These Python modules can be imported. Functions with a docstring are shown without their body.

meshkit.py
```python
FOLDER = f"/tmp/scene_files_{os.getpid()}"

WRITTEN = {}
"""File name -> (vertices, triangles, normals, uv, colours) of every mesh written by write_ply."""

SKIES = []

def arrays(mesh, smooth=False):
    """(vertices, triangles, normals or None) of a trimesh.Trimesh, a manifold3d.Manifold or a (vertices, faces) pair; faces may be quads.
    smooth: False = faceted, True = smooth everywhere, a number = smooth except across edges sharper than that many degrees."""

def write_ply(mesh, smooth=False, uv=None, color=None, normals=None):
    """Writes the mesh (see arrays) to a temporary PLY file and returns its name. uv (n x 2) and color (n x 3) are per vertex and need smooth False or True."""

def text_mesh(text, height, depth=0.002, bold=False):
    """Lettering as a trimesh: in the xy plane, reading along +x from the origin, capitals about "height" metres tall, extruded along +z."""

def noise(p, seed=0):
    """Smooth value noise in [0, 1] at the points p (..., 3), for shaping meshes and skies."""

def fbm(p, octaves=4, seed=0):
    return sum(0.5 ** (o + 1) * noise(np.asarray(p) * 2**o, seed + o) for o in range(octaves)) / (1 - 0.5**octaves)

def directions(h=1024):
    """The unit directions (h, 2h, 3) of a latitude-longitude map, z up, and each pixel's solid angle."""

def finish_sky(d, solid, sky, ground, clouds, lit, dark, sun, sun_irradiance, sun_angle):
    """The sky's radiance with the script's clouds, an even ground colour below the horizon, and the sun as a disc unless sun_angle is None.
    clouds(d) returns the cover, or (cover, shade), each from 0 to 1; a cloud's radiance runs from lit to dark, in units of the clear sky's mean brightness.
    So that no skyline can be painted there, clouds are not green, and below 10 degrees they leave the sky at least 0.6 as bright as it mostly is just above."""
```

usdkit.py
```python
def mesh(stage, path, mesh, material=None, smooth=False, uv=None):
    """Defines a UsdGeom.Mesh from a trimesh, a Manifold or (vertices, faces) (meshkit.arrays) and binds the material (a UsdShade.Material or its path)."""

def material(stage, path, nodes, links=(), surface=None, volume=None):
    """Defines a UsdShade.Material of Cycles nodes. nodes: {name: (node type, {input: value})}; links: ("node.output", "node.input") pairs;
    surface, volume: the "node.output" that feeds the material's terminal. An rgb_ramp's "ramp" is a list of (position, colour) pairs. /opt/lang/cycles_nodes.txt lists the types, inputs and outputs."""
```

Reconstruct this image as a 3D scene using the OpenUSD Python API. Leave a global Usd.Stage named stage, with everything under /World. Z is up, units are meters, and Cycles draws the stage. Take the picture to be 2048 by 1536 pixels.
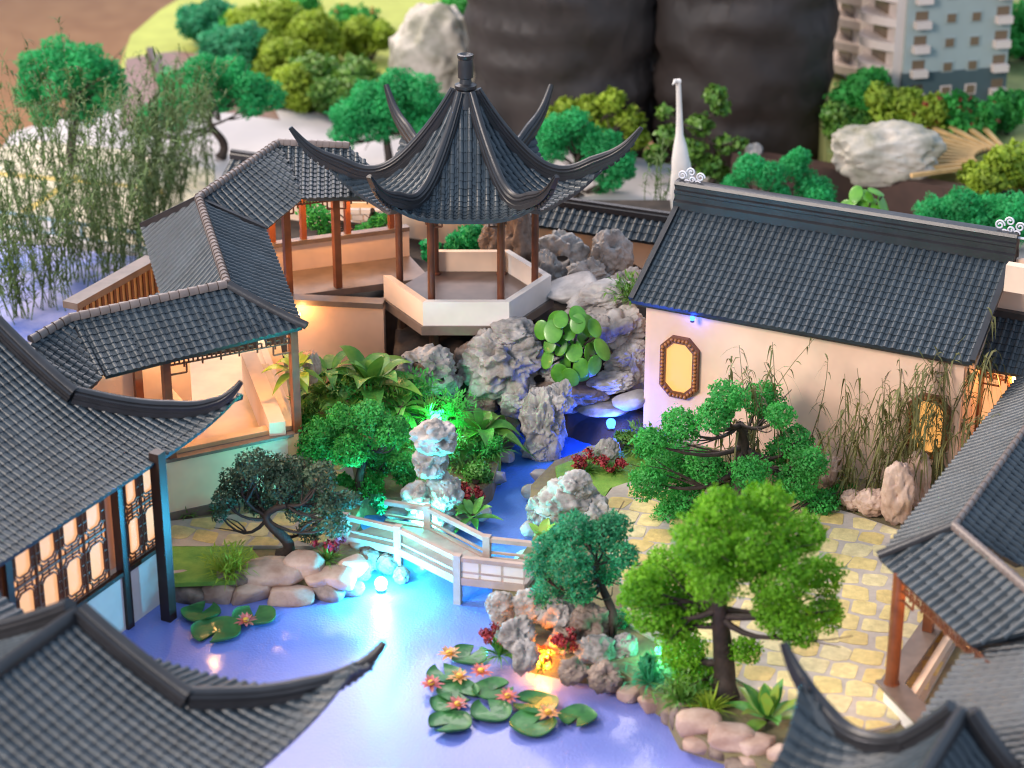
import math, random, numpy as np, trimesh, manifold3d as mf
from shapely.geometry import Polygon, Point, LineString, box as sbox
from shapely.ops import unary_union
import usdkit, meshkit
from pxr import Usd, UsdGeom, UsdShade, UsdLux, Gf, Sdf, Vt

stage = Usd.Stage.CreateInMemory()
UsdGeom.SetStageUpAxis(stage, UsdGeom.Tokens.z); UsdGeom.SetStageMetersPerUnit(stage, 1.0)
UsdGeom.Xform.Define(stage, '/World'); UsdGeom.Scope.Define(stage, '/World/Looks')
S = 0.01                                   # everything below is written in centimetres of the tabletop model

# ---------------------------------------------------------------- camera
FPX, PITCH, CH = 4400.0, math.radians(24), 82.5
cam = UsdGeom.Camera.Define(stage, '/World/Camera')
cam.CreateHorizontalApertureAttr(36.0); cam.CreateVerticalApertureAttr(27.0)
cam.CreateFocalLengthAttr(36.0 * FPX / 2048); cam.CreateClippingRangeAttr(Gf.Vec2f(0.05, 100))
cam.CreateFStopAttr(8.0); cam.CreateFocusDistanceAttr(1.80)
cam.CreateExposureAttr(0.95)
cx = UsdGeom.Xformable(cam); cx.AddTranslateOp().Set(Gf.Vec3d(0, 0, CH * S)); cx.AddRotateXOp().Set(90 - 24)

# ---------------------------------------------------------------- light: a hall ceiling far above the tabletop
LOOK = '/World/Looks/'
usdkit.material(stage, LOOK + 'hall_air', {'b': ('background_shader', {'color': (0.52, 0.70, 0.95), 'strength': 0.58})}, surface='b.background')
dome = UsdLux.DomeLight.Define(stage, '/World/hall_ambience')
UsdShade.MaterialBindingAPI.Apply(dome.GetPrim()).Bind(UsdShade.Material.Get(stage, LOOK + 'hall_air'))
dome.GetPrim().SetCustomDataByKey('kind', 'structure')

def rect_lamp(name, pos, target, w, h, inten, col):
    l = UsdLux.RectLight.Define(stage, '/World/' + name)
    l.CreateWidthAttr(w); l.CreateHeightAttr(h); l.CreateIntensityAttr(inten); l.CreateColorAttr(Gf.Vec3f(*col))
    z = np.array(pos, float) - np.array(target, float); z /= np.linalg.norm(z)
    x = np.cross([0, 0, 1.0], z); x /= np.linalg.norm(x); y = np.cross(z, x)
    UsdGeom.Xformable(l).AddTransformOp().Set(Gf.Matrix4d(*x, 0, *y, 0, *z, 0, *[float(p) for p in pos], 1))
    l.GetPrim().SetCustomDataByKey('kind', 'structure')
rect_lamp('ceiling_lamp', (-2.6, 3.6, 3.4), (0, 1.7, 0), 1.6, 1.6, 14, (1.0, 0.82, 0.66))
rect_lamp('ceiling_lamp_001', (-0.5, 5.6, 3.0), (0, 1.5, 0), 2.0, 1.0, 7, (1.0, 0.86, 0.86))
rect_lamp('ceiling_lamp_002', (-3.0, -1.4, 2.5), (0, 1.8, 0), 1.4, 1.4, 22, (1.0, 0.86, 0.76))

# ---------------------------------------------------------------- materials
def pbr(name, col, rough=0.5, var=0.0, scale=60.0, bump=0.0, bscale=200.0, col2=None, spec=0.5, emis=None, es=0.0, coat=0.0, island=0.0, trans=0.0, detail=4):
    n = {'p': ('principled_bsdf', {'base_color': col, 'roughness': rough, 'specular_ior_level': spec})}; L = []
    if emis: n['p'][1]['emission_color'] = emis; n['p'][1]['emission_strength'] = es
    if coat: n['p'][1]['coat_weight'] = coat; n['p'][1]['coat_roughness'] = 0.08
    if var or col2:
        c2 = col2 or tuple(min(1, c * (1 + var)) for c in col); c1 = col if col2 else tuple(c * (1 - var) for c in col)
        n['g'] = ('geometry', {}); n['n'] = ('noise_texture', {'scale': scale, 'detail': detail, 'roughness': 0.6})
        n['r'] = ('rgb_ramp', {'ramp': [(0.32, c1), (0.68, c2)]})
        L += [('g.position', 'n.vector'), ('n.fac', 'r.fac')]; last = 'r.color'
        if island:
            n['ir'] = ('rgb_ramp', {'ramp': [(0, (1 - island,) * 3), (1, (1 + island,) * 3)]})
            n['mx'] = ('mix_color', {'blend_type': 'multiply', 'fac': 1.0})
            L += [('g.random_per_island', 'ir.fac'), (last, 'mx.a'), ('ir.color', 'mx.b')]; last = 'mx.result'
        L += [(last, 'p.base_color')]
    if bump:
        n['g2'] = ('geometry', {}); n['bn'] = ('noise_texture', {'scale': bscale, 'detail': 5, 'roughness': 0.65})
        n['bu'] = ('bump', {'strength': bump, 'distance': 0.001})
        L += [('g2.position', 'bn.vector'), ('bn.fac', 'bu.height'), ('bu.normal', 'p.normal')]
    surf = 'p.BSDF'
    if trans:
        n['t'] = ('translucent_bsdf', {'color': tuple(min(1, c * 1.3) for c in col)}); n['m'] = ('mix_closure', {'fac': trans})
        if var or col2: L.append((last, 't.color'))
        L += [('p.BSDF', 'm.closure1'), ('t.BSDF', 'm.closure2')]; surf = 'm.closure'
    return usdkit.material(stage, LOOK + name, n, L, surface=surf)

M = {}
def mat(name, *a, **k): M[name] = pbr(name, *a, **k)
mat('tile', (0.033, 0.043, 0.052), 0.35, var=0.35, scale=45, bump=0.25, bscale=500)
mat('tile_base', (0.026, 0.038, 0.050), 0.45, var=0.2, scale=90)
mat('ridge', (0.026, 0.025, 0.028), 0.36, var=0.2, scale=60, bump=0.15, bscale=400)
mat('ridge_tile', (0.17, 0.13, 0.115), 0.36, var=0.2, scale=60)  # paler than ridge: warm light on the ridge tops put into the colour
mat('cream', (0.76, 0.56, 0.42), 0.75, var=0.12, scale=16, bump=0.1, bscale=300)
mat('peach', (0.80, 0.53, 0.38), 0.75, var=0.12, scale=14, bump=0.15, bscale=260)
mat('white_wall', (0.70, 0.65, 0.62), 0.7, var=0.12, scale=18, bump=0.08, bscale=300)
mat('tan_floor', (0.62, 0.40, 0.20), 0.35, var=0.12, scale=40)
mat('cap', (0.16, 0.12, 0.10), 0.4, var=0.2, scale=60)
mat('red_wood', (0.20, 0.060, 0.022), 0.4, var=0.25, scale=70)
mat('column_wood', (0.105, 0.032, 0.016), 0.4, var=0.25, scale=70)
mat('pavilion_floor', (0.075, 0.052, 0.048), 0.35, var=0.3, scale=60)
mat('dark_wood', (0.030, 0.016, 0.012), 0.4, var=0.2, scale=70)
mat('fret', (0.16, 0.055, 0.025), 0.45, var=0.2)
mat('gold_frame', (0.36, 0.13, 0.035), 0.35, var=0.25, scale=150)
mat('lit_pane', (0.55, 0.30, 0.15), 0.5, emis=(1.0, 0.47, 0.20), es=0.46)
mat('lit_pane_yellow', (0.55, 0.30, 0.10), 0.5, emis=(1.0, 0.45, 0.11), es=0.38)
mat('grey_rock', (0.13, 0.115, 0.105), 0.6, col2=(0.47, 0.43, 0.41), scale=70, bump=0.8, bscale=170, detail=8)
mat('brown_rock', (0.085, 0.058, 0.045), 0.6, col2=(0.34, 0.25, 0.20), scale=75, bump=0.8, bscale=170, detail=8)
mat('pink_stone', (0.30, 0.17, 0.12), 0.55, col2=(0.58, 0.42, 0.34), scale=45, bump=0.6, bscale=180, detail=6)
mat('white_rock', (0.24, 0.23, 0.17), 0.7, col2=(0.56, 0.50, 0.44), scale=30, bump=0.7, bscale=90)
mat('slab', (0.20, 0.185, 0.18), 0.55, col2=(0.54, 0.50, 0.48), scale=40, bump=0.5, bscale=150)
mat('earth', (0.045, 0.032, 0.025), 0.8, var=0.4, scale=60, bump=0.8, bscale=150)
mat('grass', (0.10, 0.26, 0.03), 0.8, col2=(0.26, 0.42, 0.06), scale=60, bump=1.0, bscale=700)
mat('soil', (0.16, 0.12, 0.08), 0.85, col2=(0.26, 0.22, 0.10), scale=50, bump=1.0, bscale=400)
mat('mortar', (0.42, 0.36, 0.31), 0.7, var=0.15, scale=80, bump=0.5, bscale=400)
for i, c in enumerate([(0.62, 0.48, 0.19), (0.64, 0.52, 0.24), (0.58, 0.43, 0.16), (0.62, 0.52, 0.28)]):
    mat('yellow_stone_%s' % 'abcd'[i], c, 0.6, var=0.18, scale=140, bump=0.7, bscale=600)
mat('bridge_wood', (0.40, 0.30, 0.26), 0.55, var=0.15, scale=60, bump=0.2)
mat('bridge_deck', (0.36, 0.31, 0.29), 0.5, var=0.2, scale=70)
mat('bark', (0.030, 0.018, 0.013), 0.7, var=0.4, scale=120, bump=0.8, bscale=300)
mat('emerald', (0.06, 0.84, 0.24), 0.6, var=0.35, scale=35, island=0.4, trans=0.42)
mat('midgreen', (0.12, 0.74, 0.14), 0.6, var=0.35, scale=35, island=0.4, trans=0.42)
mat('lime', (0.34, 0.97, 0.03), 0.6, var=0.3, scale=35, island=0.4, trans=0.42)
mat('yellowgreen', (0.56, 0.80, 0.07), 0.6, var=0.3, scale=30, island=0.4, trans=0.34)
mat('darkgreen', (0.07, 0.18, 0.10), 0.65, col2=(0.22, 0.34, 0.18), scale=40, island=0.6, trans=0.12)
mat('bluegreen', (0.08, 0.60, 0.28), 0.6, var=0.35, scale=40, island=0.4, trans=0.42)
mat('bamboo', (0.15, 0.25, 0.06), 0.6, var=0.4, scale=30, island=0.4, trans=0.12)
mat('willow', (0.20, 0.19, 0.055), 0.6, var=0.35, scale=30, island=0.3, trans=0.2)
mat('fern', (0.10, 0.36, 0.05), 0.4, col2=(0.30, 0.52, 0.08), scale=50, island=0.35, trans=0.2)
mat('leaf_green', (0.05, 0.24, 0.04), 0.45, col2=(0.16, 0.42, 0.07), scale=110, trans=0.15, bump=.4, bscale=250)
mat('leaf_yellow', (0.30, 0.36, 0.045), 0.35, col2=(0.20, 0.40, 0.06), scale=110, trans=0.15, bump=.4, bscale=250)
mat('succulent', (0.05, 0.20, 0.012), 0.38, col2=(0.12, 0.34, 0.03), scale=90, coat=0.15)
mat('pad', (0.018, 0.11, 0.032), 0.48, col2=(0.05, 0.21, 0.05), scale=110, coat=0.12, bump=.3, bscale=300)
mat('petal_pink', (0.62, 0.13, 0.15), 0.5, col2=(0.72, 0.26, 0.22), scale=120, trans=0.15)
mat('petal_peach', (0.72, 0.38, 0.18), 0.5, var=0.15, scale=120, trans=0.15)
mat('petal_heart', (0.75, 0.50, 0.06), 0.6)
mat('red_flower', (0.55, 0.035, 0.05), 0.6, var=0.3, scale=60, island=0.4)
mat('crimson', (0.50, 0.03, 0.09), 0.6, var=0.3, scale=60, island=0.4)
mat('orange_flower', (0.75, 0.20, 0.03), 0.6, island=0.3, var=0.2)
mat('plaza', (0.46, 0.42, 0.42), 0.6, var=0.06, scale=12)
mat('road_yellow', (0.56, 0.40, 0.09), 0.6, var=0.15, scale=30)
mat('cream_ground', (0.57, 0.50, 0.37), 0.6, var=0.08, scale=14)
mat('brown_board', (0.060, 0.030, 0.022), 0.45, var=0.2, scale=40)
mat('brown_top', (0.20, 0.105, 0.08), 0.4, var=0.1, scale=20)
mat('carpet', (0.26, 0.105, 0.03), 0.5, spec=.25, col2=(0.36, 0.17, 0.06), scale=12, bump=1.0, bscale=30)
mat('lawn', (0.33, 0.36, 0.07), 0.8, var=0.1, scale=30)
mat('rail_blue', (0.25, 0.38, 0.44), 0.5)
mat('trouser', (0.030, 0.022, 0.020), 0.6, var=0.3, scale=14, bump=0.4, bscale=60)
mat('shoe', (0.01, 0.01, 0.01), 0.3)
mat('grey_tower', (0.30, 0.35, 0.34), 0.6, var=0.06, scale=12)
mat('dark_tower', (0.055, 0.085, 0.095), 0.5, var=0.1, scale=20)
mat('tower_white', (0.62, 0.52, 0.47), 0.6, var=0.06, scale=20)
mat('tower_window', (0.16, 0.11, 0.07), 0.3)
mat('stick', (0.60, 0.38, 0.17), 0.55, var=0.15, scale=60)
mat('porcelain', (0.72, 0.68, 0.64), 0.35, var=0.06, scale=40)
mat('scroll', (0.62, 0.60, 0.64), 0.5)
mat('red_toy', (0.6, 0.02, 0.02), 0.35)
def lamp_mat(name, c, s): M[name] = usdkit.material(stage, LOOK + name, {'e': ('emission', {'color': c, 'strength': s})}, surface='e.emission')
lamp_mat('led_cyan', (0.25, 0.95, 1.0), 5); lamp_mat('led_green', (0.08, 1.0, 0.40), 4); lamp_mat('led_blue', (0.03, 0.12, 1.0), 5)
lamp_mat('led_orange', (1.0, 0.30, 0.02), 5); lamp_mat('led_warm', (1.0, 0.62, 0.3), 4)
mat('moat', (0.14, 0.20, 0.58), 0.3, col2=(0.52, 0.48, 0.74), scale=22, bump=.4, bscale=300)  # pale lavender patches put the reflected light into the water colour
mat('bed_green', (0.14, 0.17, 0.05), 0.85, col2=(0.34, 0.36, 0.12), scale=18, bump=1.0, bscale=120)
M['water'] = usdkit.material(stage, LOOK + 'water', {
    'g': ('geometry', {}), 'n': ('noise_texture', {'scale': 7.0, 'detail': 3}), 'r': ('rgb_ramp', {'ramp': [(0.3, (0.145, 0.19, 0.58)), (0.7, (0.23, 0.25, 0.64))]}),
    'sx': ('separate_xyz', {}), 'mr': ('map_range', {'from_min': 1.36, 'from_max': 1.66, 'clamp': True}), 'mw': ('mix_color', {'b': (0.06, 0.21, 0.66)}),  # azure far off, lavender in front: ceiling-light reflection painted into the colour
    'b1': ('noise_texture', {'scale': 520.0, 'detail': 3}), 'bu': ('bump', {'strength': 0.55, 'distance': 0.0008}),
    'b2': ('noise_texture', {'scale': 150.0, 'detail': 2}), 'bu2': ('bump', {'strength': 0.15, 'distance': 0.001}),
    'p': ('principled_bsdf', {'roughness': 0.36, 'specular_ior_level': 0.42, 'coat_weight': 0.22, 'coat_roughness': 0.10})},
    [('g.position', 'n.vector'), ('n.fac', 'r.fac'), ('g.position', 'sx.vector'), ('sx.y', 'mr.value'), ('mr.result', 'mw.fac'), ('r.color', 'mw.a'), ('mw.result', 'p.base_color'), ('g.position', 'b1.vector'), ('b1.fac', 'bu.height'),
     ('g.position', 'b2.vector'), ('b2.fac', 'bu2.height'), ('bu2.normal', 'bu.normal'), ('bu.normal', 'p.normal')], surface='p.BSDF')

# ---------------------------------------------------------------- geometry helpers
FW = np.array([0, math.cos(PITCH), -math.sin(PITCH)]); UPV = np.array([0, math.sin(PITCH), math.cos(PITCH)]); CAM = np.array([0, 0, CH])
def ray(px, py): return FPX * FW + np.array([px - 1024.0, 0, 0]) + UPV * (768.0 - py)
def at(px, py, z):
    d = ray(px, py); return CAM + d * ((z - CH) / d[2])
def aty(px, py, y):
    d = ray(px, py); return CAM + d * (y / d[1])
def onplane(px, py, P, n):
    d = ray(px, py); n = np.append(np.asarray(n, float)[:2], 0); return CAM + d * (((np.asarray(P, float) - CAM) @ n) / (d @ n))
def cmpx(p): return ((np.asarray(p) - CAM) @ FW) / FPX         # centimetres per photo pixel there
def unit(v): v = np.asarray(v, float); return v / np.linalg.norm(v)

class MB:
    def __init__(s): s.v, s.f, s.n = [], [], 0
    def add(s, v, f):
        v = np.asarray(v, float).reshape(-1, 3); f = np.asarray(f, int)
        if len(v) == 0 or len(f) == 0: return s
        if f.shape[1] == 4: f = np.vstack([f[:, [0, 1, 2]], f[:, [0, 2, 3]]])
        s.v.append(v); s.f.append(f + s.n); s.n += len(v); return s
    def mesh(s): return np.vstack(s.v), np.vstack(s.f)
    def hexa(s, c):      # 8 corners: bottom 4 ccw, top 4 ccw
        return s.add(c, [[3, 2, 1, 0], [4, 5, 6, 7], [0, 1, 5, 4], [1, 2, 6, 5], [2, 3, 7, 6], [3, 0, 4, 7]])
    def box(s, c, dx, dy, dz, ang=0.0):          # centre of the base, full sizes
        ca, sa = math.cos(ang), math.sin(ang); o = []
        for z in (0, dz):
            for x, y in ((-.5, -.5), (.5, -.5), (.5, .5), (-.5, .5)):
                o.append((c[0] + x * dx * ca - y * dy * sa, c[1] + x * dx * sa + y * dy * ca, c[2] + z))
        return s.hexa(o)
    def beam(s, a, b, w, h):                      # box along a-b, w across, h up, a and b at mid height
        a, b = np.asarray(a, float), np.asarray(b, float); d = unit(b - a)
        x = np.cross(d, [0, 0, 1.0]); x = unit(x) if np.linalg.norm(x) > 1e-4 else np.array([1.0, 0, 0]); y = np.cross(x, d)
        o = []
        for k in (-1, 1):
            for p, q in ((a, -1), (b, -1), (b, 1), (a, 1)): o.append(p + x * q * w / 2 * 1.0 + y * k * h / 2)
        o = np.array(o); o = o[[0, 1, 2, 3, 4, 5, 6, 7]]
        return s.hexa(o[[3, 2, 1, 0, 7, 6, 5, 4]])
    def wall(s, a, b, z0, z1, th=0.5):            # vertical wall between plan points a, b
        a, b = np.asarray(a, float)[:2], np.asarray(b, float)[:2]
        return s.beam((*a, (z0 + z1) / 2), (*b, (z0 + z1) / 2), th, z1 - z0)
    def prism(s, poly, z0, z1):
        if not isinstance(poly, Polygon): poly = Polygon([tuple(p[:2]) for p in poly])
        poly = poly.buffer(0)
        for g in getattr(poly, 'geoms', [poly]):
            m = trimesh.creation.extrude_polygon(g, z1 - z0, engine='earcut'); s.add(m.vertices + [0, 0, z0], m.faces)
        return s
    def tube(s, pts, r, n=6, cap=True):
        pts = np.asarray(pts, float); r = np.broadcast_to(np.asarray(r, float), len(pts))
        t = np.gradient(pts, axis=0); t /= np.maximum(np.linalg.norm(t, axis=1, keepdims=True), 1e-9)
        ref = np.array([0.31, 0.95, 0.05]); x = np.cross(t, ref); x /= np.maximum(np.linalg.norm(x, axis=1, keepdims=True), 1e-9); y = np.cross(t, x)
        a = np.arange(n) * 2 * math.pi / n
        v = (pts[:, None] + r[:, None, None] * (x[:, None] * np.cos(a)[None, :, None] + y[:, None] * np.sin(a)[None, :, None])).reshape(-1, 3)
        f = []
        for i in range(len(pts) - 1):
            for j in range(n):
                k = (j + 1) % n; f.append((i * n + j, i * n + k, (i + 1) * n + k, (i + 1) * n + j))
        s.add(v, f)
        if cap:
            for i0, flip in ((0, 1), ((len(pts) - 1) * n, 0)):
                c = v[i0:i0 + n]; s.add(np.vstack([c, c.mean(0)]), [((j + 1) % n, j, n) if flip else (j, (j + 1) % n, n) for j in range(n)])
        return s
    def sweep(s, pts, prof, closed=True):         # profile (side, up) swept along pts, up kept vertical
        pts = np.asarray(pts, float); n = np.asarray(prof).shape[-2]
        t = np.gradient(pts, axis=0); t /= np.linalg.norm(t, axis=1, keepdims=True)
        side = np.cross(t, [0, 0, 1.0]); side /= np.maximum(np.linalg.norm(side, axis=1, keepdims=True), 1e-9); up = np.cross(side, t)
        pr = np.asarray(prof, float); 
        if pr.ndim == 2: pr = np.broadcast_to(pr, (len(pts), n, 2))
        v = (pts[:, None] + side[:, None] * pr[..., 0:1] + up[:, None] * pr[..., 1:2]).reshape(-1, 3); f = []
        for i in range(len(pts) - 1):
            for j in range(n):
                k = (j + 1) % n; f.append((i * n + j, i * n + k, (i + 1) * n + k, (i + 1) * n + j))
        s.add(v, f)
        for i0, fl in ((0, 0), ((len(pts) - 1) * n, 1)):
            c = v[i0:i0 + n]; s.add(np.vstack([c, c.mean(0)]), [(j, (j + 1) % n, n) if fl == 0 else ((j + 1) % n, j, n) for j in range(n)])
        return s
    def lathe(s, c, prof, n=16):                  # (radius, z) pairs about the vertical through c
        a = np.arange(n) * 2 * math.pi / n; v = []
        for r, z in prof: v += [(c[0] + r * math.cos(t), c[1] + r * math.sin(t), c[2] + z) for t in a]
        f = [(i * n + j, i * n + (j + 1) % n, (i + 1) * n + (j + 1) % n, (i + 1) * n + j) for i in range(len(prof) - 1) for j in range(n)]
        return s.add(v, f)
    def ball(s, c, r, sub=2, sc=(1, 1, 1)):
        m = trimesh.creation.icosphere(subdivisions=sub, radius=1.0); return s.add(m.vertices * np.asarray(sc) * r + c, m.faces)
def box(*a, **k): return MB().box(*a, **k)
def tube(*a, **k): return MB().tube(*a, **k)

COUNT = {}
def unique(parent, name):
    k = parent + '/' + name; i = COUNT.get(k, 0); COUNT[k] = i + 1
    return k if i == 0 else '%s_%03d' % (k, i)
def emit(path, mesh, material, loc, smooth=False):
    if isinstance(mesh, MB): mesh = mesh.mesh()
    v, f = mesh[:2]; nrm = mesh[2] if len(mesh) > 2 else None
    if smooth is not False: v, f, n = meshkit.arrays((v, f), smooth)
    m = UsdGeom.Mesh.Define(stage, path)
    m.CreatePointsAttr(Vt.Vec3fArray.FromNumpy(np.ascontiguousarray(((np.asarray(v) - loc) * S).astype(np.float32))))
    m.CreateFaceVertexCountsAttr(Vt.IntArray.FromNumpy(np.full(len(f), 3, np.int32)))
    m.CreateFaceVertexIndicesAttr(Vt.IntArray.FromNumpy(np.ascontiguousarray(np.asarray(f).astype(np.int32).ravel())))
    m.CreateSubdivisionSchemeAttr('none'); m.CreateDoubleSidedAttr(True)
    if smooth is not False:
        m.CreateNormalsAttr(Vt.Vec3fArray.FromNumpy(n.astype(np.float32))); m.SetNormalsInterpolation('vertex')
    if nrm is not None:
        m.CreateNormalsAttr(Vt.Vec3fArray.FromNumpy(np.ascontiguousarray(nrm.astype(np.float32)))); m.SetNormalsInterpolation('vertex')
    UsdShade.MaterialBindingAPI.Apply(m.GetPrim()).Bind(M[material])
    return m.GetPrim()
class T:
    def __init__(s, path, loc): s.path, s.loc = path, loc
    def prim(s): return stage.GetPrimAtPath(s.path)
    def part(s, name, mesh, material, smooth=False, label=None, stuff=False):
        p = emit(unique(s.path, name), mesh, material, s.loc, smooth)
        if label: p.SetCustomDataByKey('label', label)
        if stuff: p.SetCustomDataByKey('kind', 'stuff')
        return T(str(p.GetPath()), s.loc)
def tagp(p, label, cat, group=None, kind=None):
    if label: p.SetCustomDataByKey('label', label)
    if cat: p.SetCustomDataByKey('category', cat)
    if group: p.SetCustomDataByKey('group', group)
    if kind: p.SetCustomDataByKey('kind', kind)
def thing(name, label, cat, loc=(0, 0, 0), group=None, kind=None):
    loc = np.asarray(loc, float); path = unique('/World', name); x = UsdGeom.Xform.Define(stage, path)
    x.AddTranslateOp().Set(Gf.Vec3d(*[float(c) for c in loc * S])); tagp(x.GetPrim(), label, cat, group, kind); return T(path, loc)
def struct(name, mesh, material, label=None, cat=None, smooth=False):
    p = emit(unique('/World', name), mesh, material, np.zeros(3), smooth); tagp(p, label, cat, None, 'structure'); return T(str(p.GetPath()), np.zeros(3))
def single(name, mesh, material, label, cat, smooth=False, group=None, kind=None):
    p = emit(unique('/World', name), mesh, material, np.zeros(3), smooth); tagp(p, label, cat, group, kind); return T(str(p.GetPath()), np.zeros(3))

# ---------------------------------------------------------------- tiled roofs
class Plane:
    """A slope: s along the eave, t up from the eave (horizontal run), height from prof(t) plus lift(s, t)."""
    def __init__(s, O, along, inward, prof, lift=None):
        s.O, s.a, s.i, s.prof, s.lift = np.asarray(O, float), np.append(unit(along[:2]), 0), np.append(unit(inward[:2]), 0), prof, lift
    def __call__(s, u, t, h):
        u, t, h = np.broadcast_arrays(np.asarray(u, float), np.asarray(t, float), np.asarray(h, float))
        z = s.prof(t); e = 0.02; sl = (s.prof(t + e) - s.prof(t - e)) / (2 * e)
        if s.lift: z = z + s.lift(u, t)
        k = h / np.sqrt(1 + sl * sl)
        p = s.O[None] + u.reshape(-1, 1) * s.a + (t - sl * k).reshape(-1, 1) * s.i
        p[:, 2] += (z + k).ravel(); return p
def tile_slope(fn, poly, W, L, flip=False, s0=None, r=0.32, thick=0.3):
    """Returns (base MB, list of tile (v, f))."""
    poly = poly.buffer(0); x0, y0, x1, y1 = poly.bounds; n = max(1, int(round((x1 - x0) / W))); w = (x1 - x0) / n
    base, tiles = MB(), []
    def span(x):
        g = poly.intersection(LineString([(x, y0 - 1), (x, y1 + 1)]))
        if g.is_empty or g.length < 1e-6: return None
        b = g.bounds; return b[1], b[3]
    a = np.linspace(0, math.pi, 6); ca, sa = np.cos(a), np.sin(a)
    for k in range(n):
        xc = x0 + (k + .5) * w; c = span(xc)
        if c is None: continue
        sl = span(max(x0 + k * w, x0 + 1e-4)) or c; sr = span(min(x0 + (k + 1) * w, x1 - 1e-4)) or c
        m = max(1, int(round((c[1] - c[0]) / L))); q = np.linspace(0, 1, m + 1)
        lt, rt = sl[0] + q * (sl[1] - sl[0]), sr[0] + q * (sr[1] - sr[0]); V = []; xl, xr = x0 + k * w, x0 + (k + 1) * w
        # pan tiles: saw-tooth rows
        us = np.array([xl, xr] * 2); P = []
        for j in range(m):
            P.append(fn([xl, xr, xl, xr], [lt[j], rt[j], lt[j + 1], rt[j + 1]], [0.06, 0.06, 0, 0]))
        P = np.vstack(P); F = []
        for j in range(m):
            F.append((4 * j, 4 * j + 1, 4 * j + 3, 4 * j + 2))
            if j: F.append((4 * j - 2, 4 * j - 1, 4 * j + 1, 4 * j))
        base.add(P, F)
        lo = fn([xl] * (m + 1) + [xr] * (m + 1), np.r_[lt, rt], np.full(2 * m + 2, -thick)); F = [(j, j + 1, m + 2 + j, m + 1 + j) for j in range(m)]
        base.add(lo, F)
        eb = np.vstack([P[:2], lo[[0, m + 1]]]); base.add(eb, [(0, 2, 3, 1)])
        tb = np.vstack([P[-2:], lo[[m, 2 * m + 1]]]); base.add(tb, [(0, 1, 3, 2)])
        for side, A in ((0, lt), (1, rt)):
            tp = P[side::4][:m]; tp = np.vstack([P[[4 * j + side for j in range(m)]], P[-2 + side][None]]); bt = lo[:m + 1] if side == 0 else lo[m + 1:]
            if k in (0, n - 1) or sl != c or sr != c:
                base.add(np.vstack([tp, bt]), [(j, j + 1, m + 2 + j, m + 1 + j) for j in range(m)])
        R = w * r
        ct = c[0] + q * (c[1] - c[0])
        for j in range(m):
            r0, r1 = R * 1.06, R * 0.90
            u = np.r_[xc + r0 * ca, xc + r1 * ca, xc]; t = np.r_[np.full(6, ct[j] - 0.04), np.full(6, ct[j + 1]), ct[j] - 0.05]
            h = np.r_[0.03 + r0 * sa * .82, 0.0 + r1 * sa * .82, 0.03]
            v = fn(u, t, h)
            f = [(i, i + 1, i + 7, i + 6) for i in range(5)]; f = [x for y in f for x in ((y[0], y[1], y[2]), (y[0], y[2], y[3]))] + [(i + 1, i, 12) for i in range(5)]
            tiles.append((v, np.array(f)))
    return base, tiles
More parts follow.
